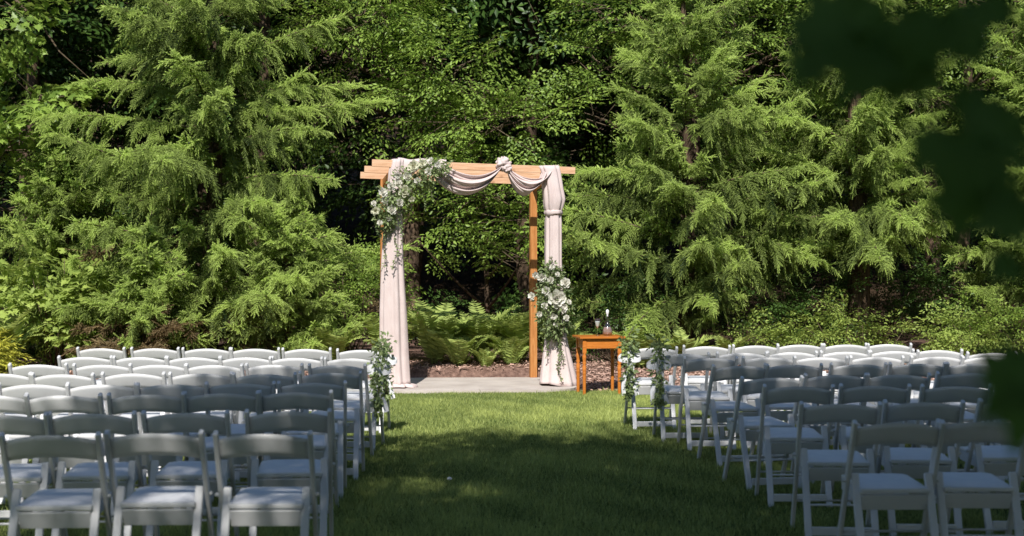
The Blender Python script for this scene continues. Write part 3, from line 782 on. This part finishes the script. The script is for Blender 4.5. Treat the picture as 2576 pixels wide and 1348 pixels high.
for i, (x, y, h, n, lab) in enumerate(ferns): fern(x, y, h, n, 700 + i, lab, z=float(bed_z(np.array(x), np.array(y))) - .01)

def shrub(name, label, loc, clumps, mat, seed, kind='shrub', group=None, cat='shrub'):
    r = np.random.default_rng(seed); t = empty(name, loc); tag(t, label, cat, group); b = np.array(loc)
    W = Acc()
    for c, rad, n in clumps:
        for _ in range(3):
            q = np.array(c) + r.normal(0, .6, 3) * np.broadcast_to(rad, (3,)) * .7
            cv = limb_curve((r.normal(0, .05), r.normal(0, .05), -.05), q, r, 0); V, F = tube(cv, np.linspace(.012, .004, 9), 5); W.add(V, F)
    link('stems', W.mesh('stems', M['twig']), t)
    link('foliage', crown_mesh('foliage', clumps, kind, mat, seed, wood=False), t)
def auto_shrub(label, x, y, w_, h, n, mat, seed, name='shrub', kind='shrub'):
    r = np.random.default_rng(seed); cl = []
    for i in range(5):
        cl.append(((r.uniform(-.5, .5) * w_, r.uniform(-.25, .25) * w_, h * r.uniform(.35, .8)), (w_ * .28, w_ * .25, h * .25), n // 5))
    shrub(name, label, (x, y, float(bed_z(np.array(x), np.array(y)))), cl, mat, seed, kind, 'low shrubs along the wood edge')
auto_shrub('bright lime shrub behind the chairs below the thick bare trunk', 4.9, 20.1, 1.6, .75, 110, M['lime'], 801)
auto_shrub('lime green shrub behind chairs between pointed spruce and thick trunk', 3.75, 20.2, 1.0, .6, 70, M['lime'], 802)
auto_shrub('loose lime shrub beyond thick trunk, under the farthest spruce', 6.3, 20.0, 1.3, .8, 90, M['lime'], 803)
auto_shrub('dark green shrub under the farthest spruce at clearing edge', 7.3, 20.2, 1.5, 1.3, 110, M['beech'], 804)
auto_shrub('dark leafy shrub growing behind the side table under spruce', 1.5, 20.3, 1.4, 1.2, 110, M['under'], 805)
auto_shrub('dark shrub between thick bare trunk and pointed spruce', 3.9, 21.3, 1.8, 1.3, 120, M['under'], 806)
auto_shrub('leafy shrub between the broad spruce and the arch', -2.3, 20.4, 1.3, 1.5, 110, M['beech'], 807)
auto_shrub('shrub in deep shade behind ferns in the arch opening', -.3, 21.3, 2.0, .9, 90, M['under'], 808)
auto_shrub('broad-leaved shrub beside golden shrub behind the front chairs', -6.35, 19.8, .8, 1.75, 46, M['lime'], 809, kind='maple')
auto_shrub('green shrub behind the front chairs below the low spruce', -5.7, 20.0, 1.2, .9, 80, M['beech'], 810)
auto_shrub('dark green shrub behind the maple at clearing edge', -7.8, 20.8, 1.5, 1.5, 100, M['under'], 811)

auto_shrub('dark-leaved shrub added to darken ground behind the thick bare trunk', 5.7, 22.6, 2.2, 1.7, 150, M['under'], 812)  # this and the next two: dark foliage added over ground too brightly lit
auto_shrub('dark-leaved shrub added to darken ground between table spruce and thick trunk', 4.2, 22.9, 2.2, 1.6, 150, M['under'], 813)
auto_shrub('dark-leaved shrub added to darken ground under the farthest spruce', 7.6, 22.7, 2.4, 1.7, 150, M['under'], 814)

def golden():
    r = np.random.default_rng(5); loc = (-6.95, 18.3, float(bed_z(np.array(-6.95), np.array(18.3)))); t = empty('golden_shrub', loc)
    tag(t, 'bright golden yellow shrub of thread-like drooping foliage behind chairs', 'shrub'); acc = Acc(); W = Acc()
    P, D, S, T = [], [], [], []
    for k in range(420):
        a = r.uniform(0, 6.28); e = r.uniform(.25, 1.25); d = np.array([math.cos(a) * math.cos(e), math.sin(a) * math.cos(e), math.sin(e)]); q = np.array([0, 0, .08]); ln = r.uniform(.45, .85)
        for s in range(int(ln / .03)):
            d = nrm(d + np.array([0, 0, -.055])); q = q + d * .03
            if s > 5:
                for _ in range(2): P.append(q); D.append(nrm(d + r.normal(0, .45, 3))); S.append(r.uniform(.04, .09)); T.append(s * .035)
    P, D, S, T = map(np.array, (P, D, S, T)); V, F = scatter(*SLIM, P, frames(D, rand_up(len(P), .6, r)), S); acc.add(V, F, np.repeat(T, 4))
    link('foliage', acc.mesh('foliage', M['gold']), t)
    for k in range(7):
        a = k * .9; V, F = tube([(0, 0, -.05), (.1 * math.cos(a), .1 * math.sin(a), .2), (.3 * math.cos(a), .3 * math.sin(a), .4)], [.02, .012, .005], 5); W.add(V, F)
    link('stems', W.mesh('stems', M['twig']), t)
golden()

# a dead pale branch in the shade, and one leaning in the upper corner
def bare_branch(label, pts, r0):
    V, F = tube(pts, np.linspace(r0, .006, len(pts)), 6); o = link('bare_branch', np_mesh('bare_branch', V, F, M['twig'], True)); tag(o, label, 'branch')
bare_branch('pale fallen bare branch under the spruce with thick trunk', [at(2040, 745, 20.6), at(2075, 768, 20.5), at(2105, 775, 20.4), at(2130, 800, 20.3)], .02)
bare_branch('long bare grey branch arching above the maple leaves', [at(-20, -60, 23), at(60, 20, 22.6), at(110, 70, 22.4), at(150, 130, 22.3), at(240, 210, 22.3)], .03)

# ------------------------------------------------------------------ shade tree behind the camera, with its low branch in view
def shade_tree():
    base = (5.6, -2.2, 0.0); r = np.random.default_rng(91)
    t = empty('maple_tree', base); tag(t, 'large maple beside the camera shading chairs, low dark leaves hanging into view', 'tree')
    zz = np.linspace(-.2, 9, 14); pts = np.stack([-.12 * zz + .1 * np.sin(zz), .18 * zz, zz], -1)
    V, F = tube(pts, .32 * (1 - .75 * (zz + .2) / 9.4), 12); link('trunk', np_mesh('trunk', V, F, M['bark'], True), t)
    cl = []
    kx, ky = math.tan(R(90 - SUN_EL)) * math.sin(R(SUN_AZ)), math.tan(R(90 - SUN_EL)) * math.cos(R(SUN_AZ))
    while len(cl) < 150:                    # crown shaped so its shadow lands on the chairs, gaps left for sun
        lx, ly, z = r.uniform(-2.6, 11.0), r.uniform(2.5, 12.6), r.uniform(6.2, 9.8)
        front = 11.55 + .5 * math.sin(lx * 1.7 + .6) - .9 * max(0, -lx - .2) ** 1.4
        if ly > front: continue
        if lx < -.9 and (ly > 8.2 or r.uniform() < .5): continue
        if lx < 1.0 and ly < 8.2 and r.uniform() < .45: continue
        if lx > 1.6 and ly > 10.8 and r.uniform() < .35: continue
        cl.append(((lx - kx * z, ly - ky * z, z), (.95, .95, .6), 23))
    for c, rad, n in cl[:14]:
        q = c - np.array(base); k = 6 + int(r.integers(5)); cv = limb_curve(pts[k], q, r)
        V, F = tube(cv, np.linspace(.09, .02, len(cv)), 7); link('limb', np_mesh('limb', V, F, M['bark'], True), t)
    link('crown', crown_mesh('crown', cl, 'coarse', M['maple'], 92, off=base), t)
    # the low branch
    b = np.array(base)
    main = np.array([pts[4] + b, (3.6, -.4, 3.1), (2.2, .8, 2.75), (1.2, 1.25, 2.35), (.72, 1.42, 2.05), (.42, 1.48, 1.93)])
    V, F = tube(main - b, [.055, .04, .026, .014, .007, .003], 7); lb = link('low_branch', np_mesh('low_branch', V, F, M['bark'], True), t)
    twigs = [[(.72, 1.42, 2.05), (.60, 1.42, 1.80), (.53, 1.40, 1.62), (.50, 1.38, 1.50)], [(.9, 1.36, 2.15), (.66, 1.34, 1.75), (.57, 1.32, 1.42), (.55, 1.32, 1.30)]]
    for tw in twigs:
        V, F = tube(np.array(tw) - b, [.005, .004, .003, .002], 5); link('twig', np_mesh('twig', V, F, M['twig'], True), lb)
    # leaves: picture place, distance, size, direction of the tip in the picture (degrees), turn
    me = np_mesh('leaf', MAPLE[0], MAPLE[1], M['maple'], False, {'tone': np.full(len(MAPLE[0]), .3)})
    LV = [(2215, 0, 1.42, .122, 224, .3), (2335, 115, 1.41, .080, 236, .2), (2250, 150, 1.45, .060, 228, -.2), (2205, 85, 1.40, .088, 243, -.3), (2080, 50, 1.46, .060, 215, .3), (2340, 15, 1.38, .088, 250, .2), (2400, 5, 1.40, .075, 285, -.3), (2300, 105, 1.43, .062, 262, .4), (2550, 8, 1.44, .055, 200, .3), (2060, 130, 1.45, .055, 232, .2), (2480, 90, 1.45, .050, 215, .4), (2380, 330, 1.42, .060, 230, .1), (2560, 640, 1.40, .045, 225, .5),
          (2575, 290, 1.38, .088, 213, .2), (2450, 320, 1.36, .095, 252, -.2), (2425, 425, 1.40, .085, 267, .3), (2525, 405, 1.40, .060, 238, .5), (2600, 520, 1.36, .072, 200, -.3), (2490, 250, 1.42, .060, 190, .2),
          (2610, 885, 1.33, .090, 232, .1), (2600, 960, 1.33, .078, 253, -.3)]
    for (x, y, dist, size, deg, tw) in LV:
        size *= .90; dist *= .92
        p = np.array(at(x, y, dist)); d = nrm(np.array([math.cos(R(deg)), .25 * tw, math.sin(R(deg))])); up = nrm(np.array([.3 * tw, -1.0, .35 + tw * .5]))
        Rm = frames(d[None], up[None])[0]; o = link('leaf', me, lb)
        Mx = Matrix([list(Rm[i]) for i in range(3)]).to_4x4() @ Matrix.Scale(size, 4); Mx.translation = Vector(p - b); o.matrix_local = Mx
shade_tree()

# ------------------------------------------------------------------ side table, glass, decanter
TX = at(1505, 1000, 16.85); tb = empty('side_table', (TX[0] + .01, 17.0, .004), R(9))
tag(tb, 'small orange varnished wooden side table with turned legs beside the arch', 'table')
TW, TD, TH = .47, .40, .71
link('tabletop', one_bar('tabletop', M['table'], (-.275, 0, TH - .0125), (.275, 0, TH - .0125), .47, .025, side=(0, 1, 0), bev=.006), tb)
for (a, b, nm) in (((-.19, -.185, TH - .085), (.19, -.185, TH - .085), 'apron'), ((-.19, .185, TH - .085), (.19, .185, TH - .085), 'apron')):
    link(nm, one_bar(nm, M['table'], a, b, .115, .018, side=(0, 0, 1), bev=.002), tb)
for s in (-1, 1): link('apron', one_bar('apron', M['table'], (s * .215, -.165, TH - .085), (s * .215, .165, TH - .085), .115, .018, side=(0, 0, 1), bev=.002), tb)
V, F = lathe([(.016, 0), (.019, .02), (.022, .28), (.024, .36), (.016, .375), (.026, .40), (.017, .42), (.024, .45), (.024, .48), (.016, .495), (.024, .51), (.012, .52)], 14)
V2, F2 = [], None
legm = np_mesh('leg', V, F, M['table'], True)
bm = bmesh.new(); bm.from_mesh(legm); bar(bm, (0, 0, .512), (0, 0, TH - .026), .044, .044, bev=.003); bm.to_mesh(legm); bm.free()
for sx in (-1, 1):
    for sy in (-1, 1):
        o = link('leg', legm, tb); o.location = (sx * .212, sy * .182, 0)

def on_table(x, y):
    c, s = math.cos(R(9)), math.sin(R(9)); return (tb.location[0] + c * x - s * y, tb.location[1] + s * x + c * y, .004 + TH + .001)
gl = empty('wine_glass', on_table(-.02, -.03)); tag(gl, 'stemmed clear glass half full on the side table', 'glass')
V, F = lathe([(.0, .0), (.030, .0), (.030, .003), (.006, .008), (.004, .03), (.004, .075), (.010, .085), (.024, .12), (.033, .165), (.036, .205), (.0345, .205), (.031, .165), (.022, .121), (.006, .089), (.0, .088)], 24)
link('bowl_and_stem', np_mesh('bowl_and_stem', V, F, M['glass'], True), gl)
V, F = lathe([(0, .0895), (.006, .0905), (.0212, .1215), (.0300, .165), (.031, .172), (0, .172)], 20); link('drink', np_mesh('drink', V, F, M['sparkling'], True), gl)
dc = empty('decanter', on_table(.115, .03)); tag(dc, 'round-bellied glass decanter with stopper standing on the side table', 'decanter')
prof = [(0, 0), (.05, 0), (.063, .02), (.066, .05), (.058, .085), (.035, .125), (.017, .155), (.013, .18), (.013, .225), (.019, .232)]
inn = [(r_ * .90 - .001 if r_ > .02 else max(r_ - .003, 0), z_ + .004 if z_ < .05 else z_) for r_, z_ in prof]
V, F = lathe(prof + [(.016, .232)] + [(max(r_, 0), z_) for r_, z_ in reversed(inn[:-1])], 28); link('flask', np_mesh('flask', V, F, M['glass'], True), dc)
V, F = lathe([(0, .006), (.042, .006), (.053, .024), (.0565, .05), (.050, .080), (.040, .100), (0, .100)], 24); link('wine', np_mesh('wine', V, F, M['wine'], True), dc)
V, F = lathe([(.0, .222), (.009, .222), (.009, .238), (.008, .245), (.017, .262), (.019, .285), (.014, .305), (0, .312)], 20); link('stopper', np_mesh('stopper', V, F, M['ribbon'], True), dc)

# ------------------------------------------------------------------ flowers
def bloom_mesh(seed, mat):
    r = np.random.default_rng(seed); P, D, U, S, T = [], [], [], [], []
    for ring, (n, el, s) in enumerate([(7, .25, 1.0), (7, .65, .95), (6, 1.0, .8), (5, 1.3, .6)]):
        for k in range(n):
            a = 2 * math.pi * k / n + ring * .5 + r.normal(0, .15); e = el + r.normal(0, .12)
            d = np.array([math.cos(a) * math.cos(e), math.sin(a) * math.cos(e), math.sin(e)]); P.append(d * np.array([.12, .12, 0])); D.append(d)
            U.append(np.array([-math.cos(a) * math.sin(e), -math.sin(a) * math.sin(e), math.cos(e)])); S.append(s * r.uniform(.9, 1.1)); T.append(.2 + .2 * ring)
    P, D, U, S, T = map(np.array, (P, D, U, S, T))
    tv = np.array([(0, .1, 0), (.35, .34, .10), (.8, .33, .20), (1, .08, .12), (1, -.08, .12), (.8, -.33, .20), (.35, -.34, .10), (0, -.1, 0), (.5, 0, -.04)], float)
    tf = np.array([(8, i, (i + 1) % 8) for i in range(8)])
    V, F = scatter(tv, tf, P, frames(D, U), S); return np_mesh('bloom', V * .5, F, mat, True, {'tone': np.repeat(T, len(tv))})
BLOOM = [bloom_mesh(1, M['petal']), bloom_mesh(2, M['petal']), bloom_mesh(3, M['petal2'])]

def floral(name, label, path, spread, n_leaf, blooms, trails, seed, toward=(0, -1, .15), cat='flowers', spray_n=60):
    """path: points along the arrangement in the place; blooms: (point, size, kind)"""
    r = np.random.default_rng(seed); path = np.array([np.array(p) for p in path]); base = path[-1].copy()
    t = empty(name, tuple(base)); tag(t, label, cat)
    acc = Acc(); W = Acc(); seg = np.linspace(0, len(path) - 1.001, n_leaf); r.shuffle(seg)
    i = seg.astype(int); f = (seg - i)[:, None]; c = path[i] * (1 - f) + path[i + 1] * f
    d = nrm(r.normal(0, 1, (n_leaf, 3)) + np.array([0, -.45, -.15]))
    sp = np.interp(seg, np.arange(len(path)), spread); P = c + d * (sp * r.uniform(.15, 1, n_leaf) ** .7)[:, None]
    D = nrm(d + r.normal(0, .6, (n_leaf, 3)) + np.array([0, 0, -.35]))
    V, F = scatter(*LEAF2, P, frames(D, nrm(r.normal(0, .7, (n_leaf, 3)) + np.array([0, -.7, .6]))), r.uniform(.03, .075, n_leaf)); acc.add(V, F, np.repeat(r.uniform(0, 1, n_leaf), 4))
    # wispy sprays sticking out
    for _ in range(spray_n):
        k = r.integers(n_leaf); p = c[k]; dd = nrm(r.normal(0, 1, 3) + np.array([0, -.6, -.05])); ln = np.interp(seg[k], np.arange(len(path)), spread) * r.uniform(.9, 1.5)
        q = p + dd * ln; V, F = tube([p, (p + q) / 2 + np.array([0, 0, .02]), q], [.003, .002, .001], 4, False); W.add(V, F)
        m = 9; u = r.uniform(.4, 1, m)[:, None]; PP = p + (q - p) * u + r.normal(0, .012, (m, 3))
        V, F = scatter(*LEAF2, PP, frames(nrm(dd + r.normal(0, .7, (m, 3))), rand_up(m, .6, r)), r.uniform(.025, .05, m)); acc.add(V, F, r.uniform(.2, 1.0))
    for (p0, ln, n) in trails:
        p = np.array(p0, float); d0 = np.array([r.normal(0, .1), -.15, -1.0]); m = int(ln / .022); wv = r.uniform(0, 6)
        pp = [p.copy()]
        for s in range(m):
            p = p + nrm(d0 + np.array([.3 * math.sin(s * .25 + wv), 0, 0])) * .022; pp.append(p.copy())
        V, F = tube(np.array(pp), .0025, 4, False); W.add(V, F)
        pp = np.repeat(np.array(pp)[1:], 2, axis=0); k = len(pp)
        V, F = scatter(*LEAF2, pp, frames(nrm(r.normal(0, 1, (k, 3)) + np.array([0, 0, -.6])), nrm(r.normal(0, .6, (k, 3)) + np.array([0, -1, .3]))), r.uniform(.02, .045, k)); acc.add(V, F, r.uniform(0, .7))
    V, F, a = acc.arrays(); link('foliage', np_mesh('foliage', V - base, F, M['euc'], False, {'tone': a}), t)
    if W.n:
        V, F, a = W.arrays(); link('stems', np_mesh('stems', V - base, F, M['twig'], False), t)
    for (p, size, kind) in blooms:
        o = link('bloom', BLOOM[kind], t); z = Vector(toward).normalized() + Vector(r.normal(0, .35, 3)); z.normalize()
        o.matrix_local = (z.to_track_quat('Z', 'Y').to_matrix().to_4x4()) @ Matrix.Scale(size, 4); o.location = Vector(np.array(p) - base)
    return t

YF = 17.36                                # just in front of the beam and cloth
def ap(x, y, dy=0): return np.array(at(x, y, YF + dy))
bl1 = [(1040, 418, .14), (1078, 432, .10), (1000, 462, .11), (1018, 483, .16), (985, 470, .10), (962, 485, .12), (968, 505, .10), (1050, 455, .09), (945, 530, .11), (985, 528, .12), (1000, 440, .09), (1062, 412, .10), (978, 548, .08), (1025, 445, .11), (955, 560, .07), (1100, 415, .08), (1005, 510, .10), (940, 512, .07), (1085, 405, .09), (1035, 500, .08)]
floral('flower_garland', 'corner garland of cream blooms and greenery draped on the arch beam end',
       [ap(1118, 415), ap(1075, 430), ap(1030, 458), ap(995, 490), ap(972, 530), ap(968, 575)], [.09, .17, .21, .21, .17, .09], 1500,
       [(ap(x, y, -.14 + random.uniform(-.04, .04)), s, random.choice([0, 0, 1, 2])) for x, y, s in bl1],
       [(ap(978, 570), .55, 0), (ap(950, 545), .35, 0), (ap(1008, 560), .40, 0), (ap(990, 590), .45, 0), (ap(1060, 480), .25, 0), (ap(1095, 455), .25, 0), (ap(1012, 530), .3, 0), (ap(942, 540), .25, 0)], 31, spray_n=95)
YF = 17.66
bl2 = [(1400, 752, .24), (1375, 732, .12), (1362, 698, .12), (1422, 712, .13), (1385, 705, .09), (1338, 745, .10), (1412, 775, .14), (1355, 790, .08), (1392, 795, .09), (1425, 800, .08), (1345, 692, .09), (1388, 672, .07), (1402, 690, .06), (1370, 770, .09), (1430, 760, .07), (1398, 815, .07)]
floral('flower_garland', 'hanging spray of white roses and greenery halfway down post beside table',
       [ap(1385, 672), ap(1388, 715), ap(1390, 760), ap(1392, 805), ap(1395, 835)], [.10, .22, .26, .24, .10], 1300,
       [(ap(x, y, -.16 + random.uniform(-.03, .03)), s, random.choice([0, 0, 1])) for x, y, s in bl2],
       [(ap(1385, 830), .35, 0), (ap(1400, 835), .5, 0), (ap(1412, 825), .45, 0), (ap(1372, 830), .25, 0), (ap(1425, 800), .2, 0), (ap(1393, 840), .6, 0)], 33, spray_n=90)

# garlands with ribbons on the aisle chairs of the two rows nearest the arch
def chair_garland(chair, sx, label, seed):
    cx, cy = chair.location[0], chair.location[1]; p = np.array([cx + sx * .225, cy - .21, 0])
    pts = [p + np.array([0, .02, .90]), p + np.array([.0, -.02, .78]), p + np.array([0, -.03, .60]), p + np.array([0, -.02, .45]), p + np.array([0, -.02, .34])]
    t = floral('chair_garland', label, pts, [.10, .08, .05, .06, .03], 240, [], [(pts[3], .12, 0), (pts[2] + np.array([.02, -.02, 0]), .2, 0)], seed, cat='garland', spray_n=18)
    b = pts[-1]
    # ribbon: bow loops and two tails
    for k, sg in enumerate((-1, 1)):
        V = []
        for i in range(14):
            a = math.pi * 2 * i / 13
            for j in range(4):
                w_ = (j / 3 - .5) * .05
                V.append(np.array([sg * (.055 - .055 * math.cos(a)), -.035 - .03 * math.sin(a), .70 - .02 * math.sin(a) + w_ * (1 - .5 * math.cos(a) * -1) - .01 * (1 - math.cos(a))]) + p - b)
        o = link('ribbon_loop', np_mesh('ribbon_loop', V, grid_faces(14, 4), M['ribbon'], True), t)
        V = []
        for i in range(16):
            u = i / 15
            for j in range(4):
                w_ = (j / 3 - .5) * .038
                V.append(np.array([sg * (.01 + .05 * u) + w_ + .012 * math.sin(7 * u + k), -.045 - .01 * math.sin(9 * u + j), .69 - .36 * u + .004 * j]) + p - b)
        link('ribbon_tail', np_mesh('ribbon_tail', V, grid_faces(16, 4), M['ribbon'], True), t)
chair_garland(AISLE[(True, 0)], 1, 'leafy garland with white ribbon on front row aisle chair across from table', 51)
chair_garland(AISLE[(True, 1)], 1, 'leafy garland with white ribbon on second row aisle chair across from table', 52)
chair_garland(AISLE[(False, 0)], -1, 'leafy garland with white ribbon on front row aisle chair beside the table', 53)
chair_garland(AISLE[(False, 1)], -1, 'leafy garland with white ribbon on second row aisle chair, table side', 54)

# ------------------------------------------------------------------ grass and mulch
def grass():
    r = np.random.default_rng(77)
    def area(n, x0, x1, y0, y1):
        return np.stack([r.uniform(x0, x1, n), r.uniform(y0, y1, n)], -1)
    P = np.concatenate([area(330000, -2.7, 3.0, 7.6, 17.4), area(215000, -10.5, -2.6, 4.0, 17.9), area(235000, 2.6, 11.0, 4.0, 17.9), area(40000, -2.7, 3.0, 4.5, 7.7), area(60000, -1.6, 2.6, 15.0, 17.3)])
    x, y = P[:, 0], P[:, 1]
    keep = y < bed_front(x) - .02 + r.normal(0, .03, len(x))
    px = (x + .66) / 1.48; py = (y - 18.05 - .08 * px) / .98
    keep &= (np.abs(px) ** 5 + np.abs(py) ** 4.2) > 1.02
    keep &= np.abs(x) < .40 * y + 2.6
    P = P[keep]; n = len(P); x, y = P[:, 0], P[:, 1]
    patch = .5 + .55 * bumps(x, y, 2.2, 1.6, 9) + .35 * bumps(x, y, 2, 7, 10) + .25 * bumps(x, y, 2, 17, 11)
    h = r.uniform(.020, .052, n) * (.75 + .5 * np.clip(patch, 0, 1)) * np.where(r.uniform(0, 1, n) < .03, 1.6, 1); wdt = r.uniform(.0022, .0042, n) * (1 + .06 * (y - 7))
    a = r.uniform(0, 6.28, n); lean = r.uniform(.1, .8, n); la = r.uniform(0, 6.28, n)
    b = np.stack([x, y, np.zeros(n)], -1); sx = np.stack([np.cos(a), np.sin(a), 0 * a], -1) * wdt[:, None]
    tip = b + np.stack([np.cos(la) * lean * h, np.sin(la) * lean * h, h], -1)
    V = np.stack([b - sx, b + sx, tip], 1).reshape(-1, 3)
    tone = np.repeat(np.clip(.5 * patch + r.normal(0, .2, n), 0, 1), 3)
    o = link('grass', np_mesh('grass', V, np.arange(len(V)).reshape(-1, 3), M['grass'], False, {'tone': tone}))
    tag(o, 'short mown grass blades covering the aisle and chair lawn', 'grass', kind='stuff')
grass()
def mulch():
    r = np.random.default_rng(78); n = 26000
    x = r.uniform(-8, 8, n); d = r.uniform(0, 1, n) ** 1.6 * 3.2; y = bed_front(x) + .02 + d
    px = (x + .66) / 1.48; py = (y - 18.05 - .08 * px) / .98; k = (np.abs(px) ** 5 + np.abs(py) ** 4.2) > 1.0
    x, y = x[k], y[k]; n = len(x); P = np.stack([x, y, bed_z(x, y) + r.uniform(.0, .022, n)], -1)
    D = nrm(np.stack([r.normal(0, 1, n), r.normal(0, 1, n), r.normal(0, .35, n)], -1))
    tv = np.array([(-.5, -.14, 0), (.5, -.10, .02), (.45, .13, 0), (-.4, .16, .02), (0, 0, .16)], float); tf = np.array([(0, 1, 4), (1, 2, 4), (2, 3, 4), (3, 0, 4)])
    V, F = scatter(tv, tf, P, frames(D, rand_up(n, .4, r)), r.uniform(.025, .075, n))
    o = link('mulch_chips', np_mesh('mulch_chips', V, F, M['chip'], False, {'tone': np.repeat(r.uniform(0, 1, n), 5)})); tag(o, 'loose reddish bark chips over the planting bed', 'mulch', kind='stuff')
mulch()
p = at(1130, 1216, F_PX / ((1216 - HY) / HC))
V, F = knot(0, 0, 0, .016, .012, .010, .3); V = np.array(V) - A(0, 0, 0)
o = link('paper_scrap', np_mesh('paper_scrap', V, F, M['ribbon'], True)); o.location = (p[0], p[1], .035); tag(o, 'tiny crumpled white scrap lying on the shaded aisle grass', 'scrap')
